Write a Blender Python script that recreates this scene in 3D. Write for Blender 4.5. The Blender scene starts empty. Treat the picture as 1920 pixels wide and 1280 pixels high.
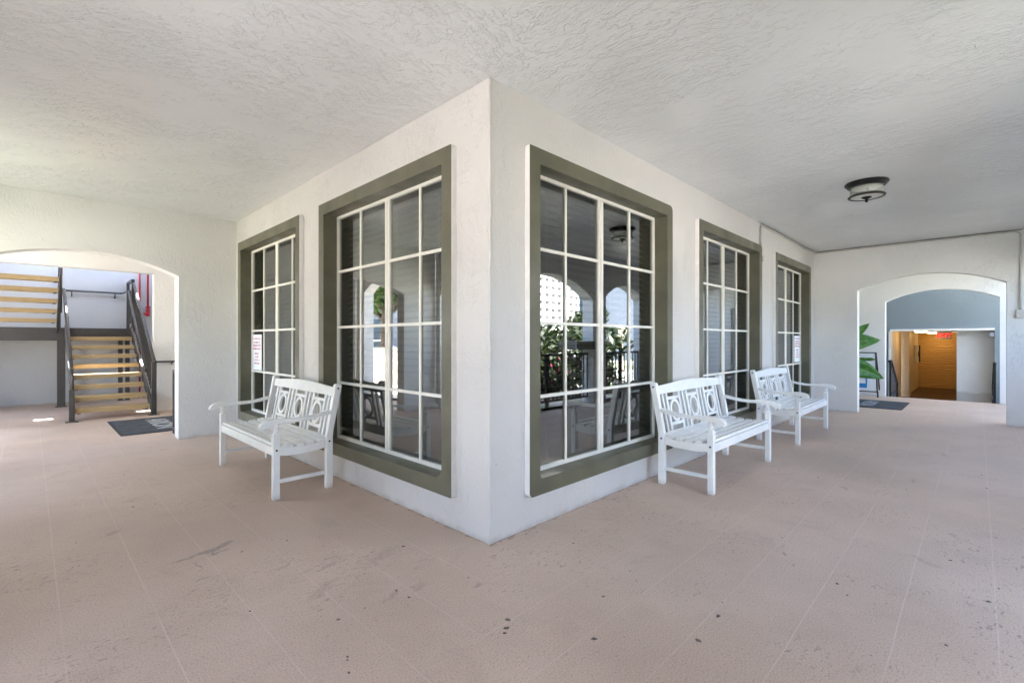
import bpy, bmesh, math, random
from mathutils import Vector, Matrix
from mathutils.geometry import tessellate_polygon
random.seed(7)
R = math.radians
sc = bpy.context.scene
col = sc.collection

# ------------------------------------------------------------------ materials
def new_mat(name):
    m = bpy.data.materials.new(name); m.use_nodes = True
    nt = m.node_tree; nt.nodes.clear()
    out = nt.nodes.new('ShaderNodeOutputMaterial')
    b = nt.nodes.new('ShaderNodeBsdfPrincipled')
    nt.links.new(b.outputs[0], out.inputs[0])
    return m, nt, b, out

class NT:
    """small helper for building node graphs"""
    def __init__(s, nt):
        s.nt = nt
    def n(s, t, **k):
        nd = s.nt.nodes.new(t)
        for a, v in k.items(): setattr(nd, a, v)
        return nd
    def link(s, a, b): s.nt.links.new(a, b)
    def put(s, sock, v):
        if hasattr(v, 'is_output'): s.nt.links.new(v, sock)
        else: sock.default_value = v
    def math(s, op, a, b=0.0, c=None):
        nd = s.n('ShaderNodeMath', operation=op); s.put(nd.inputs[0], a); s.put(nd.inputs[1], b)
        if c is not None: s.put(nd.inputs[2], c)
        return nd.outputs[0]
    def pos(s):
        return s.n('ShaderNodeNewGeometry').outputs['Position']
    def objc(s):
        return s.n('ShaderNodeTexCoord').outputs['Object']
    def mapping(s, v, scale=(1,1,1), rot=(0,0,0), loc=(0,0,0)):
        nd = s.n('ShaderNodeMapping'); s.link(v, nd.inputs[0])
        nd.inputs['Location'].default_value = loc; nd.inputs['Rotation'].default_value = rot; nd.inputs['Scale'].default_value = scale
        return nd.outputs[0]
    def noise(s, v, scale, detail=3, rough=.5, dist=0.0):
        nd = s.n('ShaderNodeTexNoise'); s.link(v, nd.inputs['Vector'])
        nd.inputs['Scale'].default_value = scale; nd.inputs['Detail'].default_value = detail
        nd.inputs['Roughness'].default_value = rough; nd.inputs['Distortion'].default_value = dist
        return nd.outputs[0]
    def ramp(s, v, a, b, lo=0.0, hi=1.0, smooth=True):
        nd = s.n('ShaderNodeMapRange'); nd.interpolation_type = 'SMOOTHSTEP' if smooth else 'LINEAR'
        s.put(nd.inputs['Value'], v); s.put(nd.inputs['From Min'], a); s.put(nd.inputs['From Max'], b)
        s.put(nd.inputs['To Min'], lo); s.put(nd.inputs['To Max'], hi)
        return nd.outputs[0]
    def mix(s, f, a, b):
        nd = s.n('ShaderNodeMix', data_type='RGBA')
        s.put(nd.inputs[0], f); s.put(nd.inputs[6], a); s.put(nd.inputs[7], b)
        return nd.outputs[2]
    def bump(s, h, strength=.5, dist=.01, normal=None):
        nd = s.n('ShaderNodeBump'); nd.inputs['Strength'].default_value = strength; nd.inputs['Distance'].default_value = dist
        s.link(h, nd.inputs['Height'])
        if normal is not None: s.link(normal, nd.inputs['Normal'])
        return nd.outputs[0]

def c4(c): return (c[0], c[1], c[2], 1.0)

def plain(name, colr, rough=.5, metal=0.0, var=.12, scale=14, bump=0.0, spec=.5, bscale=60, coat=0.0):
    m, nt, b, out = new_mat(name); g = NT(nt); p = g.pos()
    f = g.ramp(g.noise(p, scale, 4, .6), .3, .7)
    lo = tuple(x*(1-var) for x in colr); hi = tuple(min(1, x*(1+var)) for x in colr)
    g.link(g.mix(f, c4(lo), c4(hi)), b.inputs['Base Color'])
    b.inputs['Metallic'].default_value = metal
    b.inputs['Specular IOR Level'].default_value = spec
    r = g.ramp(g.noise(p, scale*1.7, 3), .3, .7, max(0, rough-.08), min(1, rough+.08)); g.link(r, b.inputs['Roughness'])
    b.inputs['Coat Weight'].default_value = coat
    if bump: g.link(g.bump(g.noise(p, bscale, 3), bump, .004), b.inputs['Normal'])
    return m

def stucco(name, colr, scale=1.0, amount=1.0, grime=0.0, rough=.55, cov=(.40,.60), st1=(1,2.6,1), st2=(2.3,1,1), fan=False):
    """skip-trowel plaster: raised ridges in patches, smooth between"""
    m, nt, b, out = new_mat(name); g = NT(nt); p = g.pos()
    warp = g.n('ShaderNodeTexNoise'); g.link(p, warp.inputs['Vector']); warp.inputs['Scale'].default_value = .8*scale; warp.inputs['Detail'].default_value = 2
    va = g.n('ShaderNodeVectorMath', operation='MULTIPLY_ADD')
    g.link(warp.outputs['Color'], va.inputs[0]); va.inputs[1].default_value = (.7,.7,.7); g.link(p, va.inputs[2])
    qa = g.mapping(va.outputs[0], st1, (0, 0, R(-38)))
    qb = g.mapping(va.outputs[0], st2, (0, 0, R(25)))
    if fan:   # trowel strokes run across each walkway
        sp_ = g.n('ShaderNodeSeparateXYZ'); g.link(p, sp_.inputs[0])
        dd = g.math('ADD', g.math('SUBTRACT', sp_.outputs[1], sp_.outputs[0]), g.math('MULTIPLY', g.math('SUBTRACT', g.noise(p, .8, 2), .5), 2.4))
        mk = g.ramp(dd, -.35, .35)
        def both(a, b, *k):
            na, nb = g.noise(a, *k), g.noise(b, *k)
            nd = g.n('ShaderNodeMix', data_type='FLOAT'); g.link(mk, nd.inputs[0]); g.link(na, nd.inputs[2]); g.link(nb, nd.inputs[3]); return nd.outputs[0]
        aR, aL = g.mapping(va.outputs[0], (2.5,1,1), (0,0,.30)), g.mapping(va.outputs[0], (1,2.5,1), (0,0,-.30))
        bR, bL = g.mapping(va.outputs[0], (1.8,1,1), (0,0,-.5)), g.mapping(va.outputs[0], (1,1.8,1), (0,0,.5))
        n1 = both(aR, aL, 9*scale, 5, .62, .25); n2 = both(bR, bL, 14*scale, 5, .62, .25); n3 = both(aR, aL, 30*scale, 4, .6, .2)
    else:
        n1 = g.noise(qa, 9*scale, 5, .62, .25); n2 = g.noise(qb, 14*scale, 5, .62, .25); n3 = g.noise(qa, 30*scale, 4, .6, .2)
    mask = g.ramp(g.noise(p, 1.5*scale, 3, .55), cov[0], cov[1]); mask2 = g.ramp(g.noise(p, 2.6*scale, 3, .55, .5), .44, .58)
    # trowelled plateaus: a crisp drop on one side, a slow one on the other
    t1 = g.math('SUBTRACT', g.ramp(n1, .49, .55), g.ramp(n1, .55, .72, 0, .85))
    t2 = g.math('SUBTRACT', g.ramp(n2, .51, .56), g.ramp(n2, .57, .72, 0, .85))
    t3 = g.ramp(n3, .50, .62)
    h = g.math('ADD', g.math('MULTIPLY', t1, mask), g.math('MULTIPLY', g.math('MULTIPLY', t2, mask2), .6))
    h = g.math('ADD', h, g.math('MULTIPLY', g.math('MULTIPLY', t3, g.ramp(mask, 0, 1, .15, 1)), .28))
    h = g.math('ADD', h, g.math('MULTIPLY', g.noise(p, 75*scale, 2), .14))
    g.link(g.bump(h, .8, .0035*amount), b.inputs['Normal'])
    f = g.ramp(g.noise(p, 1.7, 4, .6), .3, .72)
    lo = tuple(x*.955 for x in colr); hi = colr
    base = g.mix(f, c4(lo), c4(hi))
    if grime:
        sep = g.n('ShaderNodeSeparateXYZ'); g.link(p, sep.inputs[0])
        zl = g.ramp(g.math('ADD', sep.outputs[2], g.math('MULTIPLY', g.noise(p, 7, 4, .7), .12)), .03, .11, grime, 0)
        base = g.mix(zl, base, (.30,.24,.17,1))
        spots = g.ramp(g.noise(p, 26, 2, .4), .755, .79, 0, .5)
        base = g.mix(spots, base, (.33,.30,.26,1))
    g.link(base, b.inputs['Base Color'])
    b.inputs['Roughness'].default_value = rough
    if rough < .3: b.inputs['Specular IOR Level'].default_value = .7
    return m

M = {}
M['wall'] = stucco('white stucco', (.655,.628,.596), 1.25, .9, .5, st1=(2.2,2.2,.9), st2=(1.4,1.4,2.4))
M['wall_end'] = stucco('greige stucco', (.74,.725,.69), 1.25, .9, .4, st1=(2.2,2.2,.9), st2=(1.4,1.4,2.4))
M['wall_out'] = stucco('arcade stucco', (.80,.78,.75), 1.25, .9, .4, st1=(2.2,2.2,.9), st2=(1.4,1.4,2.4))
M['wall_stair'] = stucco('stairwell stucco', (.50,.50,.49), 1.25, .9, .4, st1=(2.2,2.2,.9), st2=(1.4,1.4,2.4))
M['ceil'] = stucco('ceiling skip trowel', (.74,.745,.745), .80, 1.3, 0, .25, (.40,.60), fan=True)
M['bluegrey'] = stucco('blue grey stucco', (.205,.25,.275), .9, .8, 0)
M['olive'] = plain('olive trim paint', (.117,.110,.070), .42, var=.16, scale=2.6, bump=.25, bscale=35)
M['white_trim'] = plain('white side paint', (.80,.78,.75), .5, var=.04, bump=.15)
M['vinyl'] = plain('cream window frame', (.80,.77,.69), .38, var=.04, scale=8)
def bench_paint():
    m, nt, b, out = new_mat('white bench paint'); g = NT(nt); p = g.objc()
    base = g.mix(g.ramp(g.noise(p, 7, 4, .6), .3, .72), (.86,.855,.83,1), (.79,.785,.76,1))
    chips = g.ramp(g.noise(p, 38, 3, .6, .6), .685, .72, 0, .55)
    base = g.mix(chips, base, (.46,.42,.36,1))
    geo = g.pos(); sep = g.n('ShaderNodeSeparateXYZ'); g.link(geo, sep.inputs[0])
    scuff = g.ramp(g.math('ADD', sep.outputs[2], g.math('MULTIPLY', g.noise(geo, 22, 3, .6), .07)), .03, .09, .45, 0)
    base = g.mix(scuff, base, (.45,.38,.31,1))
    g.link(base, b.inputs['Base Color']); b.inputs['Roughness'].default_value = .36
    g.link(g.bump(g.noise(g.mapping(p, (3,3,30)), 9, 3), .12, .003), b.inputs['Normal'])
    return m
M['bench'] = bench_paint()
M['bolt'] = plain('dark bolt', (.03,.03,.03), .4, .6)
M['metal'] = plain('brown grey metal', (.062,.056,.052), .38, .1, var=.10, spec=.5)
M['black'] = plain('black metal', (.014,.014,.015), .4, .2)
M['bronze'] = plain('dark bronze', (.006,.0055,.005), .38, .1, spec=.35)
M['rubber'] = plain('mat rubber edge', (.02,.021,.024), .8)
M['red'] = plain('red pipe paint', (.42,.012,.022), .35, var=.08)
M['conduit'] = plain('painted conduit', (.55,.52,.48), .45, var=.05)
M['paper'] = plain('white paper', (.82,.82,.83), .7, var=.02)
M['print'] = plain('crimson print', (.55,.03,.12), .7, var=.03)
M['cream'] = stucco('cream parapet', (.50,.445,.36), 1.1, .7, .3)
M['blind'] = plain('blind slat', (.50,.44,.37), .55, var=.06)
M['dark_room'] = plain('dark room wall', (.12,.11,.10), .8)
M['signwhite'] = plain('sign board white', (.80,.82,.85), .4, var=.02)
M['blue'] = plain('blue print', (.02,.22,.55), .5, var=.05)
M['grey_print'] = plain('grey print', (.25,.27,.30), .6)
M['pot'] = plain('planter glaze', (.12,.11,.10), .35)
M['soil'] = plain('potting soil', (.05,.035,.025), .95, bump=.6)
M['hallwall'] = stucco('hall plaster', (.66,.60,.48), 1.2, .6, 0)
M['carpet'] = plain('brown carpet', (.11,.065,.035), .95, var=.25, scale=90, bump=.5)
M['concrete'] = plain('pale concrete', (.40,.38,.35), .85, var=.15, scale=3, bump=.3)
M['asphalt'] = plain('asphalt', (.055,.055,.057), .9, var=.2, scale=30, bump=.4)
M['tower'] = plain('tower white', (.30,.31,.33), .6, var=.03, scale=.2)
M['glassdark'] = plain('tower glass', (.08,.11,.13), .12, var=.1, scale=.3)
M['bark'] = plain('bark', (.10,.075,.05), .9, var=.3, bump=.8, bscale=20)
M['carpaint'] = plain('white car paint', (.75,.76,.78), .25, var=.01, coat=.6)
M['railgrey'] = plain('blue grey rail', (.10,.115,.135), .4)
M['shaded_facade'] = plain('shaded white facade', (.065,.085,.115), .7, var=.06, scale=.5)  # shaded side of a white building put into the colour
M['towerwhite'] = plain('tower concrete white', (.62,.62,.61), .7, var=.03, scale=.2)
M['cap'] = plain('olive pier cap', (.16,.16,.13), .5, var=.1)
M['lightgrey_mat'] = plain('mat lettering', (.42,.43,.44), .9, var=.15, scale=60)
M['chrome'] = plain('silver', (.6,.6,.6), .3, .9)

def m_wood():
    m, nt, b, out = new_mat('ochre tread'); g = NT(nt); p = g.pos()
    q = g.mapping(p, (1.2, 14, 14))
    f = g.ramp(g.noise(q, 6, 5, .6), .3, .7)
    base = g.mix(f, (.39,.27,.125,1), (.49,.355,.185,1))
    wear = g.ramp(g.noise(p, 9, 5, .7), .6, .72, 0, .5)
    g.link(g.mix(wear, base, (.34,.26,.14,1)), b.inputs['Base Color'])
    b.inputs['Roughness'].default_value = .6
    g.link(g.bump(g.noise(q, 20, 3), .25, .003), b.inputs['Normal'])
    return m
M['wood'] = m_wood()

def m_mat():
    m, nt, b, out = new_mat('charcoal mat pile'); g = NT(nt); p = g.pos()
    f = g.ramp(g.noise(p, 5, 5, .7), .3, .7)
    base = g.mix(f, (.035,.040,.047,1), (.072,.080,.090,1))
    g.link(base, b.inputs['Base Color']); b.inputs['Roughness'].default_value = 1
    g.link(g.bump(g.noise(p, 260, 2), .8, .004), b.inputs['Normal'])
    return m
M['mat'] = m_mat()

def m_orange():
    m, nt, b, out = new_mat('wavy tan panel'); g = NT(nt); p = g.pos()
    sep = g.n('ShaderNodeSeparateXYZ'); g.link(p, sep.inputs[0])
    wob = g.math('MULTIPLY', g.noise(p, 1.6, 2), 1.1)
    h = g.math('SINE', g.math('MULTIPLY', g.math('ADD', sep.outputs[2], g.math('MULTIPLY', wob, .35)), 95))
    g.link(g.bump(h, .7, .012), b.inputs['Normal'])
    b.inputs['Base Color'].default_value = (.62,.43,.19,1); b.inputs['Roughness'].default_value = .6
    return m
M['orange'] = m_orange()

STAINS = [  # x, y, half length, half width, angle, strength (marks on the deck coating)
    (-1.37,1.118,.085,.020,.25,.40), (-1.26,1.135,.09,.030,.12,.50), (-1.16,1.175,.075,.036,.5,.46), (-1.20,1.085,.06,.018,.3,.42), (-1.343,.96,.085,.007,-1.45,.42), (-1.36,.79,.03,.012,.1,.42),
    (-.60,-.10,.07,.03,.3,.22), (-.75,-.08,.09,.02,.4,.24), (-.37,-.30,.035,.022,.2,.40), (-.95,.22,.12,.03,.5,.22), (-.55,.35,.16,.05,.4,.18), (-1.0,.62,.1,.012,.6,.3), (-.82,.45,.07,.02,.5,.26),
    (.35,-1.15,.05,.01,.2,.25), (1.15,-1.35,.04,.014,.4,.5), (1.02,-1.42,.025,.010,.4,.55), (1.25,-1.30,.03,.009,.3,.4),
    (2.9,-1.35,.06,.012,.2,.35), (3.6,-1.75,.10,.016,.1,.35), (4.2,-1.15,.09,.012,.3,.35), (5.1,-1.9,.15,.02,.2,.3),
    (-1.45,2.6,.05,.015,.2,.4), (-1.2,3.0,.06,.012,.1,.35), (-1.62,1.9,.07,.02,.5,.3), (-1.0,2.2,.06,.012,.2,.3), (-.9,4.6,.06,.02,.1,.35),
    (2.2,-2.05,.05,.02,.2,.3), (1.6,-1.95,.10,.02,.9,.22),
]
DROPS = []
def m_floor():
    m, nt, b, out = new_mat('pink tan deck coating'); g = NT(nt); p = g.pos()
    sep = g.n('ShaderNodeSeparateXYZ'); g.link(p, sep.inputs[0]); X, Y = sep.outputs[0], sep.outputs[1]
    f = g.ramp(g.noise(p, .9, 5, .6), .3, .72)
    base = g.mix(f, (.495,.372,.288,1), (.610,.470,.368,1))
    f2 = g.ramp(g.noise(p, 3.2, 5, .65, .6), .5, .75, 0, .35)
    base = g.mix(f2, base, (.40,.30,.235,1))
    # fine grit of the coating
    gr = g.noise(p, 135, 3, .6)
    base = g.mix(g.ramp(gr, .54, .68, 0, .6), base, (.64,.52,.45,1))
    base = g.mix(g.ramp(gr, .46, .32, 0, .6), base, (.25,.185,.15,1))
    # small scuffs and specks gathered in patches
    patch = g.ramp(g.noise(p, 1.15, 3, .6), .47, .66)
    sp = g.ramp(g.noise(g.mapping(p, (1,2.2,1), (0,0,.8)), 24, 4, .6, 1.0), .575, .66, 0, .6)
    base = g.mix(g.math('MULTIPLY', sp, patch), base, (.15,.12,.105,1))
    sp2 = g.ramp(g.noise(p, 44, 2, .5), .700, .735, 0, .62)
    base = g.mix(g.math('MULTIPLY', sp2, g.ramp(patch, 0, 1, .5, 1)), base, (.07,.06,.055,1))
    # joints 0.315 m apart running along the wall on either side of the mitre
    d = g.math('SUBTRACT', Y, X)
    wl = g.ramp(d, -.05, .05, .12, 1.0); wr = g.ramp(d, -.05, .05, 1.0, .12)
    wob = g.math('MULTIPLY', g.math('SUBTRACT', g.noise(p, 2.5, 2), .5), .012)
    def line(c, off):
        t = g.math('DIVIDE', g.math('ADD', g.math('SUBTRACT', c, off), wob), .315)
        fr = g.math('FRACT', g.math('ADD', t, .5))
        return g.math('MULTIPLY', g.math('ABSOLUTE', g.math('SUBTRACT', fr, .5)), .315)
    dl = line(X, -.33); dr = line(Y, -.335)
    fade = g.ramp(g.noise(p, 1.4, 3), .25, .6, .35, 1)
    ll = g.math('MULTIPLY', g.math('MULTIPLY', g.ramp(dl, .001, .0042, 1, 0), wl), fade)
    lr = g.math('MULTIPLY', g.math('MULTIPLY', g.ramp(dr, .001, .0042, 1, 0), wr), fade)
    lm = g.math('MAXIMUM', ll, lr)
    base = g.mix(g.math('MULTIPLY', lm, .50), base, (.66,.54,.47,1))
    el = g.math('MULTIPLY', g.math('MULTIPLY', g.ramp(g.math('ABSOLUTE', g.math('SUBTRACT', dl, .009)), .001, .006, 1, 0), wl), fade)
    er = g.math('MULTIPLY', g.math('MULTIPLY', g.ramp(g.math('ABSOLUTE', g.math('SUBTRACT', dr, .009)), .001, .006, 1, 0), wr), fade)
    em = g.math('MAXIMUM', el, er)
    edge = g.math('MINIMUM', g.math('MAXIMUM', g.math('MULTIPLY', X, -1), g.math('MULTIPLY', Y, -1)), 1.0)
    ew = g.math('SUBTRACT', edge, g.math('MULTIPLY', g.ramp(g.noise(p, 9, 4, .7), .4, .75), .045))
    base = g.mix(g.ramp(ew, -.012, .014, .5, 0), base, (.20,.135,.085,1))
    # individual stains
    wn = g.n('ShaderNodeTexNoise'); g.link(p, wn.inputs['Vector']); wn.inputs['Scale'].default_value = 16; wn.inputs['Detail'].default_value = 4
    wv = g.n('ShaderNodeVectorMath', operation='MULTIPLY_ADD'); g.link(wn.outputs['Color'], wv.inputs[0]); wv.inputs[1].default_value = (.12,.12,0); g.link(p, wv.inputs[2])
    s0 = g.n('ShaderNodeVectorMath', operation='SUBTRACT'); g.link(wv.outputs[0], s0.inputs[0]); s0.inputs[1].default_value = (.06,.06,0)
    tot = None
    for (x, y, a, bb, ang, st) in STAINS:
        q = g.n('ShaderNodeMapping', vector_type='TEXTURE'); g.link(s0.outputs[0], q.inputs[0])
        q.inputs['Location'].default_value = (x, y, 0); q.inputs['Rotation'].default_value = (0,0,ang); q.inputs['Scale'].default_value = (a, bb, 1)
        ln = g.n('ShaderNodeVectorMath', operation='LENGTH'); g.link(q.outputs[0], ln.inputs[0])
        k = g.ramp(ln.outputs['Value'], .55, 1.15, st, 0)
        tot = k if tot is None else g.math('MAXIMUM', tot, k)
    base = g.mix(g.math('MULTIPLY', tot, g.ramp(g.noise(p, 34, 3, .7), .32, .6, .45, 1)), base, (.115,.098,.085,1))
    g.link(base, b.inputs['Base Color'])
    b.inputs['Specular IOR Level'].default_value = .25
    g.link(g.ramp(f, 0, 1, .52, .66), b.inputs['Roughness'])
    h = g.math('MULTIPLY', gr, .5)
    h = g.math('ADD', h, g.math('MULTIPLY', g.noise(p, 7, 3), .5))
    g.link(g.bump(h, .36, .0032), b.inputs['Normal'])
    return m
M['floor'] = m_floor()

def m_glass(name, tint, refl, rough=0.0):
    m, nt, b, out = new_mat(name); g = NT(nt); nt.nodes.remove(b)
    tr = g.n('ShaderNodeBsdfTransparent'); tr.inputs[0].default_value = c4(tint)
    gl = g.n('ShaderNodeBsdfGlossy'); gl.inputs['Roughness'].default_value = rough; gl.inputs['Color'].default_value = (.92,.95,.96,1)
    # very slight ripple of the pane
    p = g.pos(); g.link(g.bump(g.noise(p, 1.3, 1), .02, .02), gl.inputs['Normal'])
    fr = g.n('ShaderNodeFresnel'); g.link(g.ramp(g.n('ShaderNodeNewGeometry').outputs['Backfacing'], 0, 1, 1.5, 1/1.5, False), fr.inputs['IOR'])
    f = g.ramp(fr.outputs[0], 0.0, 1.0, refl, 1.0, False)
    mx = g.n('ShaderNodeMixShader'); g.link(f, mx.inputs[0]); g.link(tr.outputs[0], mx.inputs[1]); g.link(gl.outputs[0], mx.inputs[2])
    g.link(mx.outputs[0], out.inputs[0])
    return m
M['glass'] = m_glass('tinted window glass', (.48,.47,.45), .17)
def lamp_glass():
    m = m_glass('seeded lamp glass', (.97,.97,.94), .04, .05); nt = m.node_tree; g = NT(nt)
    out = [n for n in nt.nodes if n.type == 'OUTPUT_MATERIAL'][0]; old = out.inputs[0].links[0].from_socket
    df = g.n('ShaderNodeBsdfDiffuse'); df.inputs[0].default_value = (.8,.8,.76,1); mx = g.n('ShaderNodeMixShader'); mx.inputs[0].default_value = .24
    g.link(old, mx.inputs[1]); g.link(df.outputs[0], mx.inputs[2]); g.link(mx.outputs[0], out.inputs[0]); return m
M['lampglass'] = lamp_glass()

def m_frost():
    m, nt, b, out = new_mat('frosted lamp disc'); b.inputs['Base Color'].default_value = (.80,.80,.74,1); b.inputs['Roughness'].default_value = .4
    b.inputs['Transmission Weight'].default_value = .35
    return m
M['frost'] = m_frost()

def m_emit(name, colr, s):
    m, nt, b, out = new_mat(name); b.inputs['Base Color'].default_value = c4(colr); b.inputs['Emission Color'].default_value = c4(colr); b.inputs['Emission Strength'].default_value = s
    return m
M['lamp_on'] = m_emit('lit lamp diffuser', (1.0,.70,.36), .55)
M['exit_red'] = m_emit('lit red letters', (1.0,.02,.015), .12)
M['exit_plate'] = plain('exit plate', (.34,.34,.31), .3)

def m_leaf(name, c1, c2, c3=None, f3=.0, trans=.3):
    m, nt, b, out = new_mat(name); g = NT(nt)
    p = g.pos(); f = g.ramp(g.noise(p, 9, 2), .35, .65)
    base = g.mix(f, c4(c1), c4(c2))
    if c3 is not None:
        k = g.ramp(g.noise(p, 23, 1), .64, .70, 0, f3)
        base = g.mix(k, base, c4(c3))
    g.link(base, b.inputs['Base Color']); b.inputs['Roughness'].default_value = .45
    b.inputs['Transmission Weight'].default_value = 0
    tl = g.n('ShaderNodeBsdfTranslucent'); g.link(base, tl.inputs[0])
    mx = g.n('ShaderNodeMixShader'); mx.inputs[0].default_value = trans
    g.link(b.outputs[0], mx.inputs[1]); g.link(tl.outputs[0], mx.inputs[2]); g.link(mx.outputs[0], out.inputs[0])
    return m
M['leaf_big'] = m_leaf('banana leaf', (.045,.17,.014), (.085,.26,.025))
M['leaf_rib'] = m_leaf('leaf midrib', (.16,.30,.06), (.22,.36,.09))
M['leaf_dark'] = m_leaf('banana leaf darker lobe', (.036,.14,.012), (.07,.215,.02))
M['leaf_hedge'] = m_leaf('hedge leaf', (.013,.026,.008), (.032,.055,.014), (.26,.25,.04), .5)
M['leaf_tree'] = m_leaf('tree leaf', (.05,.11,.02), (.12,.20,.04), (.25,.28,.06), .5)
M['flower'] = m_leaf('magenta bract', (.35,.02,.10), (.5,.05,.16))

def m_ground():
    m, nt, b, out = new_mat('outside ground'); g = NT(nt); p = g.pos()
    f = g.ramp(g.noise(p, .12, 4, .6), .50, .60)
    fine = g.noise(p, 14, 4, .6)
    grass = g.mix(g.ramp(fine, .3, .7), (.05,.085,.02,1), (.10,.14,.04,1))
    pave = g.mix(g.ramp(fine, .3, .7), (.38,.37,.355,1), (.46,.45,.43,1))
    g.link(g.mix(f, pave, grass), b.inputs['Base Color']); b.inputs['Roughness'].default_value = .9
    g.link(g.bump(fine, .5, .02), b.inputs['Normal'])
    return m
M['ground'] = m_ground()

# ------------------------------------------------------------------ mesh helpers
def mesh_obj(name, bm, mats, parent=None, bevel=0.0, smooth=False, seg=2):
    bmesh.ops.recalc_face_normals(bm, faces=bm.faces)
    me = bpy.data.meshes.new(name); bm.to_mesh(me); bm.free()
    if not isinstance(mats, (list, tuple)): mats = [mats]
    for mt in mats: me.materials.append(mt)
    if smooth:
        for p in me.polygons: p.use_smooth = True
    o = bpy.data.objects.new(name, me); col.objects.link(o)
    if parent is not None: o.parent = parent
    if bevel:
        md = o.modifiers.new('Bevel', 'BEVEL'); md.width = bevel; md.segments = seg; md.limit_method = 'ANGLE'; md.angle_limit = R(40)
    return o
def tag(o, label=None, cat=None, group=None, kind=None):
    if label: o['label'] = label
    if cat: o['category'] = cat
    if group: o['group'] = group
    if kind: o['kind'] = kind
    return o
def empty(name, loc, label, cat, group=None, rz=0.0):
    o = bpy.data.objects.new(name, None); col.objects.link(o); o.location = loc; o.rotation_euler = (0,0,rz); o.empty_display_size = .1
    return tag(o, label, cat, group)
def BM(): return bmesh.new()
def box(bm, x0, x1, y0, y1, z0, z1, mi=0, mtx=None):
    vs = [bm.verts.new(v) for v in ((x0,y0,z0),(x1,y0,z0),(x1,y1,z0),(x0,y1,z0),(x0,y0,z1),(x1,y0,z1),(x1,y1,z1),(x0,y1,z1))]
    if mtx is not None:
        for v in vs: v.co = mtx @ v.co
    for f in ((0,3,2,1),(4,5,6,7),(0,1,5,4),(1,2,6,5),(2,3,7,6),(3,0,4,7)):
        fc = bm.faces.new([vs[i] for i in f]); fc.material_index = mi
    return vs
def boxo(name, dims, mat, parent=None, bevel=0.0):
    bm = BM(); box(bm, *dims); return mesh_obj(name, bm, mat, parent, bevel)
def prism(bm, loops, fn, d0, d1, mi=0, side_mi=None, hole_mi=None):
    """extrude a 2-D outline with holes from depth d0 to d1; fn(a,b,d) -> xyz"""
    polys = [[Vector((a,b,0)) for a,b in L] for L in loops]
    tris = tessellate_polygon(polys)
    flat = [v for L in loops for v in L]
    f0 = [bm.verts.new(fn(a,b,d0)) for a,b in flat]; f1 = [bm.verts.new(fn(a,b,d1)) for a,b in flat]
    for t in tris:
        for f in (f0, f1):
            try: fc = bm.faces.new([f[i] for i in t]); fc.material_index = mi
            except ValueError: pass
    k = 0
    for li, L in enumerate(loops):
        n = len(L)
        for i in range(n):
            j = (i+1) % n
            fc = bm.faces.new((f0[k+i], f0[k+j], f1[k+j], f1[k+i]))
            fc.material_index = mi if (side_mi is None and li == 0) else (side_mi if li == 0 else (mi if hole_mi is None else hole_mi))
        k += n
def rrect(a0, a1, b0, b1, r, n=5):
    """rounded rectangle; r is one radius or four (lower left, lower right, upper right, upper left)"""
    rs = r if isinstance(r, (tuple, list)) else (r,)*4
    out = []
    for (ca, cb, s, rr) in ((a0,b0,180,rs[0]),(a1,b0,270,rs[1]),(a1,b1,0,rs[2]),(a0,b1,90,rs[3])):
        sa = 1 if ca == a0 else -1; sb = 1 if cb == b0 else -1
        if rr <= 0: out.append((ca, cb)); continue
        for i in range(n+1):
            t = R(s + 90*i/n); out.append((ca + sa*rr + rr*math.cos(t), cb + sb*rr + rr*math.sin(t)))
    return out
def arch(l, r, spring, apex, z0=0.0, n=28):
    """floor-standing segmental arch outline from (l,z0) over the top to (r,z0)"""
    w = (r-l)/2; c = (l+r)/2; h = apex-spring; rad = (w*w+h*h)/(2*h); a = math.asin(min(1, w/rad)); zc = apex-rad
    pts = [(l,z0)]
    for i in range(n+1):
        t = -a + 2*a*i/n; pts.append((c+rad*math.sin(t), zc+rad*math.cos(t)))
    pts.append((r,z0)); return pts
def wall(name, axis, d0, d1, a0, a1, z0, z1, doors, holes, mat, parent=None):
    """wall in the plane axis=const between depths d0,d1; doors reach the floor, holes do not"""
    outer = [(a0,z0)]
    for d in sorted(doors, key=lambda q: q[0][0]): outer += d
    outer += [(a1,z0),(a1,z1),(a0,z1)]
    fn = (lambda a,b,d: (d,a,b)) if axis == 'x' else (lambda a,b,d: (a,d,b))
    bm = BM(); prism(bm, [outer]+holes, fn, d0, d1)
    return mesh_obj(name, bm, mat, parent)
def tube(bm, pts, r, seg=10, cap=True):
    pts = [Vector(p) for p in pts]; rings = []
    for i, p in enumerate(pts):
        t = (pts[min(i+1,len(pts)-1)] - pts[max(i-1,0)]).normalized()
        ref = Vector((0,0,1)) if abs(t.z) < .9 else Vector((1,0,0))
        u = t.cross(ref).normalized(); w = u.cross(t).normalized()
        rr = r[i] if isinstance(r, (list,tuple)) else r
        rings.append([bm.verts.new(p + rr*(math.cos(2*math.pi*k/seg)*u + math.sin(2*math.pi*k/seg)*w)) for k in range(seg)])
    for a, b in zip(rings, rings[1:]):
        for k in range(seg): bm.faces.new((a[k], a[(k+1)%seg], b[(k+1)%seg], b[k]))
    if cap: bm.faces.new(rings[0][::-1]); bm.faces.new(rings[-1])
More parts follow.
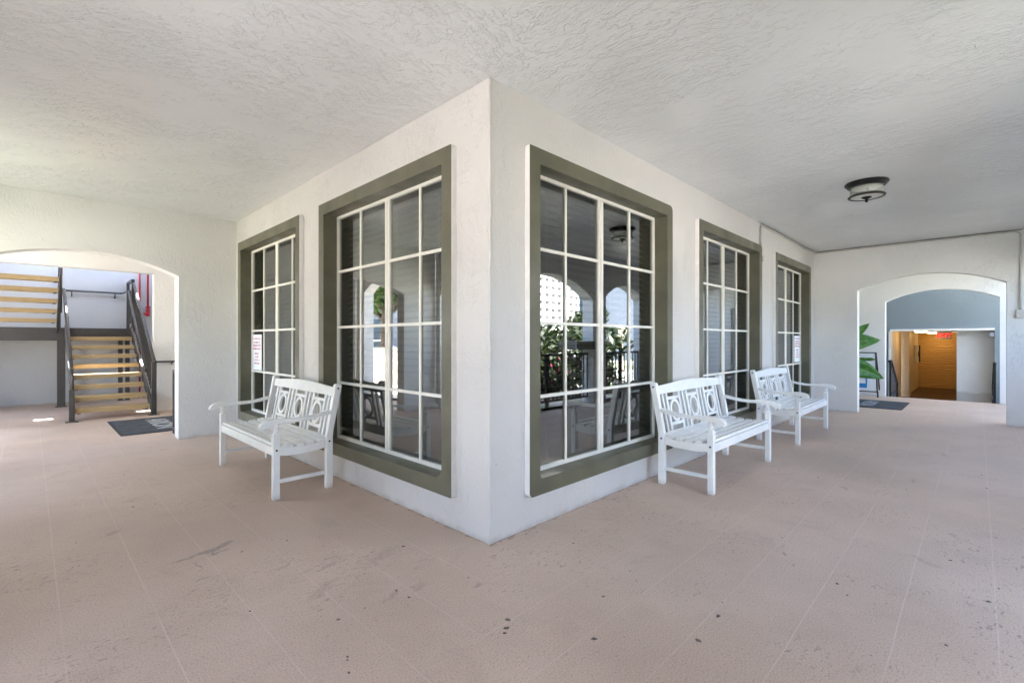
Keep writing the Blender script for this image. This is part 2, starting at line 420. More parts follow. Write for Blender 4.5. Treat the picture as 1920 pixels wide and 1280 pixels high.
def lathe(bm, prof, c=(0,0,0), seg=40):
    rings = []
    for r, z in prof:
        rings.append([bm.verts.new((c[0]+r*math.cos(2*math.pi*k/seg), c[1]+r*math.sin(2*math.pi*k/seg), c[2]+z)) for k in range(seg)])
    for a, b in zip(rings, rings[1:]):
        for k in range(seg): bm.faces.new((a[k], a[(k+1)%seg], b[(k+1)%seg], b[k]))
    bm.faces.new(rings[0][::-1]); bm.faces.new(rings[-1])
def rod(bm, p, q, w, h=None):
    """square bar from p to q"""
    p, q = Vector(p), Vector(q); t = (q-p).normalized(); ref = Vector((0,0,1)) if abs(t.z) < .95 else Vector((0,1,0))
    u = t.cross(ref).normalized(); v = u.cross(t).normalized(); h = h or w
    a = [bm.verts.new(p + su*u*w/2 + sv*v*h/2) for su, sv in ((-1,-1),(1,-1),(1,1),(-1,1))]
    b = [bm.verts.new(q + su*u*w/2 + sv*v*h/2) for su, sv in ((-1,-1),(1,-1),(1,1),(-1,1))]
    bm.faces.new(a[::-1]); bm.faces.new(b)
    for i in range(4): bm.faces.new((a[i], a[(i+1)%4], b[(i+1)%4], b[i]))
def text_obj(name, body, size, mtx, mat, parent=None, extrude=.002, space=1.0, bold=0.0):
    cu = bpy.data.curves.new(name, 'FONT'); cu.body = body; cu.size = size; cu.extrude = extrude; cu.align_x = 'CENTER'; cu.align_y = 'CENTER'; cu.space_character = space; cu.offset = bold
    t = bpy.data.objects.new(name, cu); col.objects.link(t)
    bpy.context.view_layer.update()
    me = bpy.data.meshes.new_from_object(t.evaluated_get(bpy.context.evaluated_depsgraph_get()))
    bpy.data.objects.remove(t); bpy.data.curves.remove(cu)
    me.materials.clear(); me.materials.append(mat)
    o = bpy.data.objects.new(name, me); col.objects.link(o); o.matrix_world = mtx
    if parent is not None: o.parent = parent; o.matrix_parent_inverse = Matrix.Identity(4); o.matrix_local = mtx
    return o

H = 2.9
# ------------------------------------------------------------------ setting: floor, ceiling, ground
bm = BM()
prism(bm, [[(-3.42,-3.42),(11.62,-3.42),(11.62,1.6),(8.43,1.6),(8.43,.12),(.12,.12),(.12,5.39),(1.3,5.39),(1.3,11.2),(-3.42,11.2)]], lambda a,b,d:(a,b,d), -.12, 0)
tag(mesh_obj('floor', bm, M['floor']), kind='structure')
bm = BM(); YE = 9.92
prism(bm, [[(-3.45,-3.45),(13.25,-3.45),(13.25,5.6),(1.5,5.6),(1.5,YE),(-3.45,YE)]], lambda a,b,d:(a,b,d), H, H+.28)
tag(mesh_obj('ceiling', bm, M['ceil']), kind='structure')
bm = BM(); prism(bm, [[(-400,-400),(400,-400),(400,400),(-400,400)], [(11.65,-3.3),(33,-3.3),(33,2.9),(11.65,2.9)]], lambda a,b,d:(a,b,d), -.5, -.16)
tag(mesh_obj('ground', bm, M['ground']), kind='structure')

SPOTS = [(-1.11,0.99),(-1.24,1.08),(-0.86,0.96),(-0.39,0.36),(-0.48,-0.64),(-0.53,-0.68),(-0.56,-0.70),(-0.32,-1.00),(-0.02,-1.32),(0.22,-1.31),(0.35,-1.28),(-0.01,-0.84),(0.31,-0.80),(0.24,-0.88),(0.38,-0.36),(-0.36,-0.22),(-0.70,-0.06),(-0.69,-0.16),(-1.11,-0.36),(-1.15,-0.45),(-1.12,-0.38),(-1.02,-0.09),(-0.89,-0.09),(-1.28,0.27),(0.85,-1.70),(0.95,-1.64),(1.72,-2.05),(1.26,-2.20),(1.47,-2.24),(0.67,-2.07),(3.38,-1.60),(3.22,-1.73),(3.11,-1.11),(2.78,-1.23),(4.29,-2.19),(3.75,-2.22),(3.11,-0.78),(-1.45,2.43),(-1.32,2.39),(-1.80,1.87),(-1.76,4.32),(-1.65,4.32),(-1.38,3.58),(-1.07,3.81),(.35,-.08),(.28,-.05)]
bm = BM(); rd = random.Random(2)
for k, (x, y) in enumerate(SPOTS):
    r = (.0105 if k in (7,4,5,8,9) else rd.uniform(.003,.0075)); n = 9; a0 = rd.uniform(0,3); el = rd.uniform(1,1.8)
    rim = []
    for i in range(n):
        a = 2*math.pi*i/n; q = r*rd.uniform(.65,1.15); u, v = q*math.cos(a)*el, q*math.sin(a)
        rim.append((x+u*math.cos(a0)-v*math.sin(a0), y+u*math.sin(a0)+v*math.cos(a0)))
    lo = [bm.verts.new((a,b,.0005)) for a,b in rim]; hi = [bm.verts.new((x+(a-x)*.6,y+(b-y)*.6,.0035)) for a,b in rim]
    for i in range(n): bm.faces.new((lo[i],lo[(i+1)%n],hi[(i+1)%n],hi[i]))
    bm.faces.new(hi)
tag(mesh_obj('floor_debris', bm, plain('dark floor specks', (.15,.122,.105), .9, var=.3)), kind='stuff')

# ------------------------------------------------------------------ corner building with its windows
bld = empty('corner_building', (0,0,0), 'white stucco room at the inner corner with olive trimmed grid windows on both sides', 'building')
WZ0, WZ1 = .22, 2.57
R_WIN = [(.32,2.385),(3.0,5.07),(5.68,7.755)]
L_WIN = [(.325,2.385),(2.85,4.915)]
hole = lambda a0,a1: [(a0+.02,WZ0+.02),(a1-.02,WZ0+.02),(a1-.02,WZ1-.02),(a0+.02,WZ1-.02)]
RX, LY = 8.2, 5.15
# the two walls mitre at the corner (x = y)
def mitre_wall(name, axis, a1, wins):
    bm = BM()
    outer = [(0,-.1),(a1,-.1),(a1,H+.02),(0,H+.02)]
    T = .16
    def fn(a,b,d):
        a2 = a + d if a == 0 else a
        return (a2,d,b) if axis == 'y' else (d,a2,b)
    prism(bm, [outer]+[hole(*w) for w in wins], fn, 0, T)
    return mesh_obj(name, bm, M['wall'], bld)
mitre_wall('wall', 'y', RX, R_WIN); mitre_wall('wall', 'x', LY, L_WIN)
bm = BM(); rb = random.Random(8)
tube(bm, [(.006+rb.uniform(-.0022,.0022), .006+rb.uniform(-.0022,.0022), -.05+z*.06) for z in range(50)], .011, 10)
mesh_obj('corner_bead', bm, M['wall'], bld, smooth=True)
# interior shell
bm = BM()
box(bm, 1.2, 1.3, 1.2, LY-.01, 0, H-.01); box(bm, 1.3, RX-.01, 1.2, 1.3, 0, H-.01)
mesh_obj('interior_wall', bm, M['dark_room'], bld)

def window(axis, a0, a1, round_flip=False):
    """olive surround (white outer sides), cream two-sash frame, glass, closed blind"""
    def fn(a,b,d): return (a,d,b) if axis == 'y' else (d,a,b)
    bm = BM()
    W = .108
    i0, i1, z0, z1 = a0+W, a1-W, WZ0+W, WZ1-W
    def addbar(bm, p, q, c, d, e0, e1): prism(bm, [[(p,c),(q,c),(q,d),(p,d)]], fn, e0, e1)
    d0, d1 = .088, .128
    m = (i0+i1)/2; e = .012
    # frame border
    prism(bm, [[(i0-e,z0-e),(i1+e,z0-e),(i1+e,z1+e),(i0-e,z1+e)], [(i0+.024,z0+.028),(i1-.024,z0+.028),(i1-.024,z1-.024),(i0+.024,z1-.024)]], fn, d0, d1)
    # centre meeting stiles
    addbar(bm, m-.036, m-.005, z0+.022, z1-.022, d0+.002, d1); addbar(bm, m+.005, m+.036, z0+.022, z1-.022, d0+.002, d1); addbar(bm, m-.005, m+.005, z0+.022, z1-.022, d0+.010, d1)
    # muntins
    for c in ((i0+.03+m-.04)/2, (i1-.03+m+.04)/2): addbar(bm, c-.0115, c+.0115, z0+.022, z1-.022, d0+.006, d1-.008)
    for k in (1,2,3):
        zc = z0 + (z1-z0)*k/4
        addbar(bm, i0+.022, m-.035, zc-.0115, zc+.0115, d0+.004, d1-.010); addbar(bm, m+.035, i1-.022, zc-.0115, zc+.0115, d0+.004, d1-.010)
    win = mesh_obj('window', bm, M['vinyl'], bld)
    # surround
    bm = BM()
    ro = (.035,.012,.05,.008) if axis == 'y' else (.012,.012,.012,.012)
    ri = (.03,.012,.012,.012) if axis == 'y' else (.06,.015,.012,.012)
    if axis == 'x': ri = (.075,.02,.012,.012)
    outer = rrect(a0,a1,WZ0,WZ1,ro); inner = rrect(i0,i1,z0,z1,ri)
    prism(bm, [outer, inner], fn, -.045, .118, 0, 1, 0)
    mesh_obj('window_surround', bm, [M['olive'], M['white_trim']], win, .006, seg=2)
    bm = BM(); prism(bm, [[(i0+.02,z0+.02),(i1-.02,z0+.02),(i1-.02,z1-.02),(i0+.02,z1-.02)]], fn, .105, .111)
    mesh_obj('glass_pane', bm, M['glass'], win)
    # blind: closed slats with ladder cords
    bm = BM(); zz = z0+.03; n = 0
    while zz < z1-.06:
        t = R(62)
        c, s = math.cos(t)*.024, math.sin(t)*.024
        prism(bm, [[(i0+.03,zz),(i1-.03,zz),(i1-.03,zz+.003),(i0+.03,zz+.003)]], lambda a,b,d: fn(a, b + (d-.21)*.85, d), .188, .232)
        zz += .056
    prism(bm, [[(i0+.02,z1-.06),(i1-.02,z1-.06),(i1-.02,z1-.005),(i0+.02,z1-.005)]], fn, .19, .24)
    for c in (.18,.5,.82):
        a = i0 + (i1-i0)*c; prism(bm, [[(a-.008,z0+.03),(a+.008,z0+.03),(a+.008,z1-.03),(a-.008,z1-.03)]], fn, .182, .184)
    mesh_obj('blind', bm, M['blind'], win)
    return win
for w in R_WIN: window('y', *w)
for w in L_WIN: window('x', *w)

# ------------------------------------------------------------------ arch walls at the ends of both walkways
def wall_thing(o, label, cat='wall'): return tag(o, label, cat)
wall_thing(wall('arch_wall', 'y', LY, LY+.22, -3.16, 8.2, -.1, H+.02, [arch(-2.475,-.665,2.09,2.305,-.1)], [], M['wall_end']),
    'off white stucco wall with a wide arch opening towards the stairs')
wall_thing(wall('arch_wall', 'x', RX, RX+.2, -3.16, LY+.2, -.1, H+.02, [arch(-2.47,-.65,2.14,2.368,-.1)], [], M['wall_end']),
    'grey white stucco wall with an arch opening, conduit along its top edge')
wall_thing(wall('arch_wall', 'x', 11.5, 11.72, -3.16, 1.5, -.6, H+.02, [arch(-2.477,-.67,2.13,2.358,-.6)], [], M['wall_out']),
    'bright white second arch wall behind the leafy plant and the folding sign')
wall_thing(wall('doorway_wall', 'y', 8.28, 8.48, -3.16, 1.2, -.1, H+.02, [[(-3.0,-.1),(-3.0,2.453),(-.45,2.453),(-.45,-.1)]], [], M['wall_out']),
    'cream white stucco wall with a square opening in front of the staircase')
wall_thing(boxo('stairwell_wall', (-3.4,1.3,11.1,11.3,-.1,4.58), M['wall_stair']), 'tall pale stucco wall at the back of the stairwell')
wall_thing(wall('stairwell_side_wall', 'x', 1.2, 1.4, LY+.23, 11.09, -.1, 4.5, [], [], M['wall_out']), 'stucco side wall right of the stairs, hidden behind the doorway wall')
wall_thing(wall('stairwell_end_wall', 'x', -3.42, -3.2, 8.49, 11.09, -.1, 4.5, [], [[(9.0,.3),(10.1,.3),(10.1,2.2),(9.0,2.2)]], M['wall_out']), 'stucco wall left of the stairs with a wide opening')
tag(boxo('unseen_stairwell_roof', (-3.19,-.9,10.945,11.095,4.5,4.56), M['ceil']), kind='structure')  # strip added out of view to cut the sun streak short
tag(boxo('unseen_stairwell_roof', (-3.19,1.19,YE+.1,10.94,4.5,4.62), M['ceil']), kind='structure')
wall_thing(wall('bay_wall', 'x', -3.42, -3.17, LY+.23, 8.27, -.1, H-.01, [], [arch(5.6,7.9,2.35,2.7,.0)], M['wall_out']), 'stucco wall with arched opening left of the passage to the stairs')
wall_thing(boxo('garden_wall', (-6.2,-6.0,3.0,16.0,-.5,1.02), M['cream']), 'low cream garden wall outside the left passage, seen in the window glass')
wall_thing(boxo('sun_blocker_wall', (11.0,16,.9,1.2,3.2,9.5), M['wall_out']), 'added white wall above the right passage, out of view, blocking sun')  # unseen, added to keep sun out of the passage roof slot
wall_thing(boxo('bay_side_wall', (8.41,11.49,1.5,1.65,-.1,H-.01), M['wall_out']), 'white stucco wall beyond the plant in the right passage')
# outer arcade walls (seen in the window glass)
wall_thing(wall('arcade_wall', 'y', -3.42, -3.16, -3.42, 8.19, -.1, H-.01, [], [arch(.2,2.25,2.1,2.48,.0),arch(3.42,5.96,2.08,2.48,.0),arch(6.42,7.98,2.17,2.46,.0)], M['wall_out']),
    'stucco arcade wall with open arches, reflected in the right hand windows')
wall_thing(wall('arcade_wall', 'x', -3.42, -3.16, -3.15, LY-.01, -.1, H-.01, [], [arch(3.0,5.0,2.1,2.45,.0),arch(-1.6,.1,2.1,2.4,.0)], M['wall_out']),
    'stucco arcade wall with open arches, reflected in the left hand windows')
wall_thing(wall('arcade_wall', 'y', -3.42, -3.16, 8.41, 13.5, -.6, H-.01, [], [arch(8.5,11.4,2.62,2.8,.0),arch(11.85,13.4,2.6,2.75,-.4)], M['wall_out']),
    'stucco arcade wall with open arch lighting the right passage')
# pier ledges
for (x0,x1,y0,y1) in ((5.30,6.12,-3.52,-3.06),):
    tag(boxo('pier_ledge', (x0,x1,y0,y1,1.09,1.25), M['cap'], None, .012), 'olive ledge wrapped around the arcade pier', 'ledge')

# ------------------------------------------------------------------ railings in the arcade openings
def railing(axis, pos, a0, a1, label):
    t = empty('arcade_railing', (0,0,0), label, 'railing')
    f = (lambda a,d,z: (a,pos+d,z)) if axis == 'y' else (lambda a,d,z: (pos+d,a,z))
    for nm, z, w in (('top_rail',1.0,.05),('bottom_rail',.14,.035)):
        bm = BM(); rod(bm, f(a0,0,z), f(a1,0,z), w, .04); mesh_obj(nm, bm, M['black'], t)
    n = max(2, int((a1-a0)/.115)); bm = BM(); rod(bm, f(a0,0,.15), f(a0,0,.985), .018)
    base = mesh_obj('picket', bm, M['black'], t)
    for k in range(1, n+1):
        c = base.copy(); col.objects.link(c); d = (a1-a0)*k/n
        c.location = (d,0,0) if axis == 'y' else (0,d,0)
    bm = BM(); rod(bm, f((a0+a1)/2,0,0), f((a0+a1)/2,0,1.0), .05); mesh_obj('post', bm, M['black'], t)
railing('y', -3.30, 3.43, 5.95, 'black picket railing in the middle arch of the right arcade')
railing('y', -3.30, 6.43, 7.97, 'black picket railing in the far arch of the right arcade')
railing('y', -3.30, .22, 2.23, 'black picket railing in the arch behind the viewpoint')
railing('x', -3.30, 3.02, 4.98, 'black picket railing in the far arch of the left arcade')
railing('x', -3.30, -1.58, .08, 'black picket railing in the near arch of the left arcade')

# ------------------------------------------------------------------ garden benches
def make_bench():
    root = empty('garden_bench', (0,0,0), '', 'bench')
    mb = M['bench']; HW = .765; F = -.25; B = .235; L = .050
    # front legs with turned neck
    def front_leg(sx):
        bm = BM(); x = sx*(HW-L/2)
        box(bm, x-L/2, x+L/2, F, F+L, 0, .525)
        lathe(bm, [(.020,.520),(.021,.528),(.016,.535),(.017,.541),(.024,.550),(.024,.558),(.017,.566),(.020,.572),(.022,.60)], (x, F+L/2, 0), 16)
        return mesh_obj('leg', bm, mb, root, .004)
    def back_leg(sx):
        bm = BM(); x = sx*(HW-L/2)
        prof = [(B-.054,0),(B,0),(B,.44),(B+.012,.52),(B+.082,.872),(B+.070,.887),(B+.040,.888),(B+.026,.880),(B-.040,.52),(B-.054,.44)]
        prism(bm, [prof], lambda a,b,d: (d,a,b), x-L/2, x+L/2)
        return mesh_obj('leg', bm, mb, root, .004)
    legs = []
    for s in (-1,1): legs.append(front_leg(s)); legs.append(back_leg(s))
    # bolts are sub-parts of the legs
    for lg, s in ((legs[0],-1),(legs[1],-1),(legs[2],1),(legs[3],1)):
        pts = [(F+L/2,.392)] if lg in (legs[0],legs[2]) else [(B-.030,.403),(B+.048,.850)]
        for (yy, zz) in pts:
            bm = BM(); xx = s*(HW+.0005); tube(bm, [(xx-s*.004,yy,zz),(xx+s*.0015,yy,zz)], .0085, 12); mesh_obj('bolt', bm, M['bolt'], lg)
    # arms: swept S with a rolled front end
    def arm(sx):
        bm = BM(); x = sx*(HW-L/2); top = []; bot = []
        ctrl = [(B-.020,.666,.029),(B-.10,.648,.029),(B-.20,.634,.028),(B-.30,.631,.029),(B-.38,.637,.032),(B-.44,.642,.039),(B-.49,.641,.047),(B-.53,.634,.054),(B-.556,.622,.050),(B-.574,.606,.036),(B-.580,.592,.012)]
        for (y, z, th) in ctrl: top.append((y, z)); bot.append((y, z-th))
        prism(bm, [top + bot[::-1]], lambda a,b,d: (d,a,b), x-.028, x+.028)
        o = mesh_obj('armrest', bm, mb, root, .008, seg=3); return o
    for s in (-1,1): arm(s)
    # rails
    boxo('front_rail', (-HW+L-.002, HW-L+.002, F+.006, F+.034, .344, .414), mb, root, .004)
    boxo('rear_rail', (-HW+L-.002, HW-L+.002, B-.050, B-.018, .345, .405), mb, root, .004)
    for s in (-1,1):
        bm = BM(); x = s*(HW-L/2)
        tp = [(F+L-.002,.418),(F+.12,.404),(F+.22,.398),(F+.32,.402),(B-.06,.418)]
        btm = [(F+L-.002,.345),(F+.12,.336),(F+.22,.333),(F+.32,.338),(B-.06,.352)]
        prism(bm, [tp + btm[::-1]], lambda a,b,d: (d,a,b), x-.016, x+.016); mesh_obj('side_rail', bm, mb, root, .004)
        boxo('stretcher', (s*(HW-L/2)-.011, s*(HW-L/2)+.011, F+L-.002, B-.058, .122, .153), mb, root, .004)
    # seat slats follow the dished side rails
    for (yc, z, tilt) in ((F+.045,.427,.16),(F+.128,.416,.10),(F+.213,.411,.0),(F+.298,.414,-.10),(F+.383,.425,-.16)):
        bm = BM(); mt = Matrix.Translation((0,yc,z)) @ Matrix.Rotation(-tilt, 4, 'X')
        box(bm, -HW+L+.001 if yc < F+.1 else -HW+.006, HW-L-.001 if yc < F+.1 else HW-.006, -.030, .030, -.011, .011, 0, mt)
        o = mesh_obj('seat_slat', bm, mb, root, .004)
    # back, built in its raked plane: u across, v up the rake
    rk = math.atan2(.070,.352); sv, cv = math.sin(rk), math.cos(rk)
    def bk(u, v, d): return (u, B-.020 + v*sv + d*cv, .46 + v*cv - d*sv)
    U = HW-L+.002
    bm = BM(); prism(bm, [[(-U,-.060),(U,-.060),(U,-.020),(-U,-.020)]], bk, -.014, .016)
    back = mesh_obj('backrest', bm, mb, root, .004)
    bm = BM()
    crest = [(-U,.325)] + [(u, .325) for u in (U,)] + [(U - 2*U*i/24, .398 + .030*math.sin(math.pi*i/24)**1.4) for i in range(25)]
    prism(bm, [crest], bk, -.018, .018); mesh_obj('top_rail', bm, mb, back, .005)
    def slat(u, w=.034):
        bm = BM(); prism(bm, [[(u-w/2,-.035),(u+w/2,-.035),(u+w/2,.335),(u-w/2,.335)]], bk, -.008, .012); mesh_obj('back_slat', bm, mb, back, .003)
    pw = .285; gap = .415
    for c in (-gap, 0, gap):
        for s in (-1,1): slat(c + s*(pw/2-.018), .036)
        # crossbars above and below the oval
        for v in (.040,.275):
            bm = BM(); prism(bm, [[(c-pw/2+.034,v-.014),(c+pw/2-.034,v-.014),(c+pw/2-.034,v+.014),(c-pw/2+.034,v+.014)]], bk, -.006, .010); mesh_obj('crossbar', bm, mb, back, .003)
        bm = BM(); n = 40; ro_u, ro_v, t = .099, .106, .031
        outer = [(c+ro_u*math.cos(2*math.pi*k/n), (.1575)+ro_v*math.sin(2*math.pi*k/n)) for k in range(n)]
        inner = [(c+(ro_u-t)*math.cos(2*math.pi*k/n), (.1575)+(ro_v-t*.9)*math.sin(2*math.pi*k/n)) for k in range(n)]
        prism(bm, [outer, inner], bk, -.010, .014); mesh_obj('oval_ring', bm, mb, back, .004)
    for c in (-.5*gap, .5*gap): slat(c, .026)
    for s in (-1,1): slat(s*(gap + pw/2 + .055), .032)
    return root
def copy_tree(o, parent=None):
    c = o.copy(); col.objects.link(c)
    if parent is not None: c.parent = parent; c.matrix_parent_inverse = o.matrix_parent_inverse.copy()
    for ch in list(o.children): copy_tree(ch, c)
    return c
bench = make_bench(); bench['group'] = 'white benches against the windows'
spots = [((2.68,-.37),0,'white slatted bench with oval back cutouts, nearest on the right hand wall'),
         ((5.27,-.38),0,'white slatted bench farther along the right wall, closer to the far arch'),
         ((-.40,2.58),-90,'lone white slatted bench with oval back cutouts against the left hand wall')]
for i, ((x,y),rz,lab) in enumerate(spots):
    o = bench if i == 0 else copy_tree(bench)
    o.location = (x,y,0); o.rotation_euler = (0,0,R(rz)); o['label'] = lab
bpy.context.view_layer.update()

# ------------------------------------------------------------------ ceiling lamp
lamp = empty('ceiling_light', (4.08,-1.34,H), 'dark bronze flush ceiling light with clear glass drum above the right walkway', 'ceiling light')
lamp.scale = (.81,.81,.88)
bm = BM(); lathe(bm, [(.232,0),(.236,-.010),(.228,-.022),(.214,-.030),(.206,-.044),(.196,-.052),(.178,-.054)], seg=56); mesh_obj('canopy', bm, M['bronze'], lamp, smooth=False)
bm = BM()
n = 56
for r0, r1 in ((.176,.171),):
    rings = []
    for r, z in ((.176,-.05),(.176,-.155),(.171,-.155),(.171,-.05)):
        rings.append([bm.verts.new((r*math.cos(2*math.pi*k/n), r*math.sin(2*math.pi*k/n), z)) for k in range(n)])
    for i in range(4):
        a, b = rings[i], rings[(i+1)%4]
        for k in range(n): bm.faces.new((a[k], a[(k+1)%n], b[(k+1)%n], b[k]))
mesh_obj('glass_drum', bm, M['lampglass'], lamp, smooth=True)
bm = BM(); rings = []
for r, z in ((.196,-.150),(.200,-.158),(.196,-.168),(.172,-.170),(.170,-.152)):
    rings.append([bm.verts.new((r*math.cos(2*math.pi*k/n), r*math.sin(2*math.pi*k/n), z)) for k in range(n)])
for i in range(5):
    a, b = rings[i], rings[(i+1)%5]
    for k in range(n): bm.faces.new((a[k], a[(k+1)%n], b[(k+1)%n], b[k]))
mesh_obj('ring', bm, M['bronze'], lamp)
bm = BM(); lathe(bm, [(.1705,-.158),(.1705,-.163),(.08,-.168),(.01,-.169)], seg=48); mesh_obj('diffuser', bm, M['frost'], lamp)
bm = BM(); lathe(bm, [(.052,-.167),(.056,-.173),(.046,-.181),(.026,-.188),(.015,-.197),(.013,-.206),(.017,-.213),(.017,-.221),(.010,-.229),(.002,-.232)], seg=28); mesh_obj('finial', bm, M['bronze'], lamp, smooth=True)
bm = BM(); lathe(bm, [(.165,-.0555),(.165,-.060),(.02,-.062)], seg=40); mesh_obj('reflector', bm, M['signwhite'], lamp)
for s in (-1,1):
    bm = BM(); lathe(bm, [(.014,-.062),(.015,-.085),(.022,-.095),(.028,-.115),(.024,-.135),(.008,-.146)], (s*.055,s*.02,0), 16); mesh_obj('bulb', bm, M['frost'], lamp, smooth=True)
for k in range(0):
    a = k*2.1+.6; bm = BM(); rod(bm, (.181*math.cos(a),.181*math.sin(a),-.05), (.181*math.cos(a),.181*math.sin(a),-.155), .006); mesh_obj('strut', bm, M['bronze'], lamp)

# ------------------------------------------------------------------ conduit and small boxes
def arc_pts(c, u, v, r, n=6):
    return [Vector(c) + r*(Vector(u)*math.cos(i*math.pi/2/n) + Vector(v)*math.sin(i*math.pi/2/n)) for i in range(n+1)]
con = empty('conduit', (5.10,-.02,2.55), 'thin painted conduit running along the ceiling edge from the windows to the right arch wall', 'conduit')
bm = BM(); r = .012
pts = [(5.10,-.016,2.572),(5.10,-.016,2.82)] + [tuple(p) for p in arc_pts((5.15,-.016,2.82), (-1,0,0), (0,0,1), .05)] 
pts += [(8.12,-.016,2.872)] + [tuple(p) for p in arc_pts((8.12,-.066,2.872), (0,1,0), (1,0,0), .06)][2:]
pts += [(8.184,-.5,2.872),(8.184,-2.54,2.872)] + [tuple(p) for p in arc_pts((8.184,-2.54,2.80), (0,0,1), (0,-1,0), .072)][1:] + [(8.184,-2.612,2.35),(8.184,-2.612,1.72)]
tube(bm, pts, r, 10); pm = mesh_obj('pipe', bm, M['conduit'], con, smooth=True); pm.location = (-5.10,.02,-2.55)
def child_box(name, dims, mat, parent, off, bev=.006):
    o = boxo(name, dims, mat, parent, bev); o.location = off; return o
bm = BM(); tube(bm, [(5.14,-.008,2.892),(8.18,-.008,2.892),(8.19,-.02,2.892),(8.190,-2.63,2.892)], 0.0042, 8); pm = mesh_obj('shadow_strip', bm, M['metal'], con); pm.location = (-5.10,.02,-2.55)  # dark strip added for the shadow gap above the conduit
off = (-5.10,.02,-2.55)
child_box('junction_box', (8.158,8.199,-2.66,-2.565,1.60,1.72), M['conduit'], con, off)
child_box('end_box', (5.085,5.125,-.052,-.001,2.36,2.44), M['conduit'], con, off, .004)
for q in (6.2,7.4): child_box('strap', (q,q+.02,-.034,-.001,2.855,2.889), M['conduit'], con, off, .003)
for q in (-.9,-1.8): child_box('strap', (8.168,8.199,q,q+.02,2.855,2.889), M['conduit'], con, off, .003)

# ------------------------------------------------------------------ notices on the glass
def notice(axis, a0, a1, z0, z1, label):
    t = empty('paper_notice', ((a0+a1)/2 if axis=='y' else .10, .10 if axis=='y' else (a0+a1)/2, z0), label, 'notice')
    w, h = a1-a0, z1-z0
    f = (lambda a,b,d: (a,-d,b)) if axis == 'y' else (lambda a,b,d: (-d,a,b))
    bm = BM(); prism(bm, [[(-w/2,0),(w/2,0),(w/2,h),(-w/2,h)]], f, 0, .003); mesh_obj('sheet', bm, M['paper'], t)
    bm = BM(); rnd = random.Random(5); sgn = 1 if axis == 'y' else -1
    rows = [(.86,.80),(.755,.66),(.665,.80),(.575,.86),(.435,.44),(.345,.36),(.255,.60),(.165,.56)]
    for (fz, fw) in rows:
        a = -w*fw/2; zc = z0*0 + fz*h; ch = .030
        while a < w*fw/2:
            cw = rnd.uniform(.010,.017); 
            if rnd.random() < .17: a += .012
            # letter like marks: upright plus one or two bars
            def bar(p,q,lo,hi):
                p2, q2 = (p,q) if sgn == 1 else (-q,-p)
                prism(bm, [[(p2,zc+lo*ch),(q2,zc+lo*ch),(q2,zc+hi*ch),(p2,zc+hi*ch)]], f, .003, .0036)
            bar(a, a+.0045, 0, rnd.choice((.7,.7,1)))
            k = rnd.random()
            if k < .6: bar(a, a+cw*.8, 0, .17)
            if k > .3: bar(a, a+cw*.8, .5, .68)
            if rnd.random() < .5: bar(a+cw*.6, a+cw*.6+.004, 0, .68)
            a += cw+.004
    mesh_obj('lettering', bm, M['print'], t)
notice('x', 4.44, 4.80, .88, 1.345, 'white paper notice with red lines of text in the left hand far window')
notice('y', 7.26, 7.62, .89, 1.35, 'white paper notice with red lines of text in the last right hand window')

# ------------------------------------------------------------------ staircase
st = empty('staircase', (-1.05,7.9,0), 'open staircase with ochre wooden treads and brown grey metal rails', 'staircase')
so = Vector((1.05,-7.9,0))
def spart(name, bm, mat, bevel=0.0, smooth=False, parent=None):
    o = mesh_obj(name, bm, mat, parent or st, bevel, smooth)
    if parent is None: o.location = so
    return o
RUN, RISE, Y0, Z0 = .29, .164, 7.92, .19
XL, XR = -1.50, -.56
t0 = None
for i in range(8):
    if t0 is None:
        bm = BM(); box(bm, XL, XR, Y0, Y0+.27, Z0-.072, Z0); t0 = spart('tread', bm, M['wood'], .006)
    else:
        c = t0.copy(); col.objects.link(c); c.location = so + Vector((0, RUN*i, RISE*i))
# upper flight back towards the viewer, left of the first
UX0, UX1 = -2.62, -1.66
for i in range(5):
    y = 10.19 - RUN*(i+1)
    c = t0.copy(); c.data = t0.data.copy(); col.objects.link(c)
    for v in c.data.vertices:
        v.co = Vector((UX0 if v.co.x < -1 else UX1, v.co.y - Y0, v.co.z - Z0))
    c.location = so + Vector((0, y, 1.502 + RISE*(i+1)))
# angle brackets below the treads
b0 = None
for i in range(8):
    for x in (XL+.02, XR-.06):
        if b0 is None:
            bm = BM(); box(bm, 0, .04, 0, .22, -.012, 0); b0 = spart('tread_bracket', bm, M['metal']); c = b0
        else: c = b0.copy(); col.objects.link(c)
        c.location = so + Vector((x, Y0+.02+RUN*i, Z0-.0725+RISE*i))
for i in range(5):
    for x in (UX1-.06, UX0+.02):
        c = b0.copy(); col.objects.link(c); c.location = so + Vector((x, 10.21-RUN*(i+1), 1.502-.0725+RISE*(i+1)))
def sloped_plate(x, w, y0, z0, y1, z1, h, name='stringer'):
    bm = BM(); prism(bm, [[(y0,z0-h/2),(y1,z1-h/2),(y1,z1+h/2),(y0,z0+h/2)]], lambda a,b,d: (d,a,b), x-w/2, x+w/2); spart(name, bm, M['metal'])
sl = RISE/RUN
for x in (XL-.022, XR+.022): sloped_plate(x, .028, Y0-.02, Z0-.06, 10.24, Z0-.06+sl*(10.26-Y0), .21)
for x in (UX1+.022, UX0-.022): sloped_plate(x, .028, 10.24, 1.50, 8.50, 1.50+sl*1.74, .21)
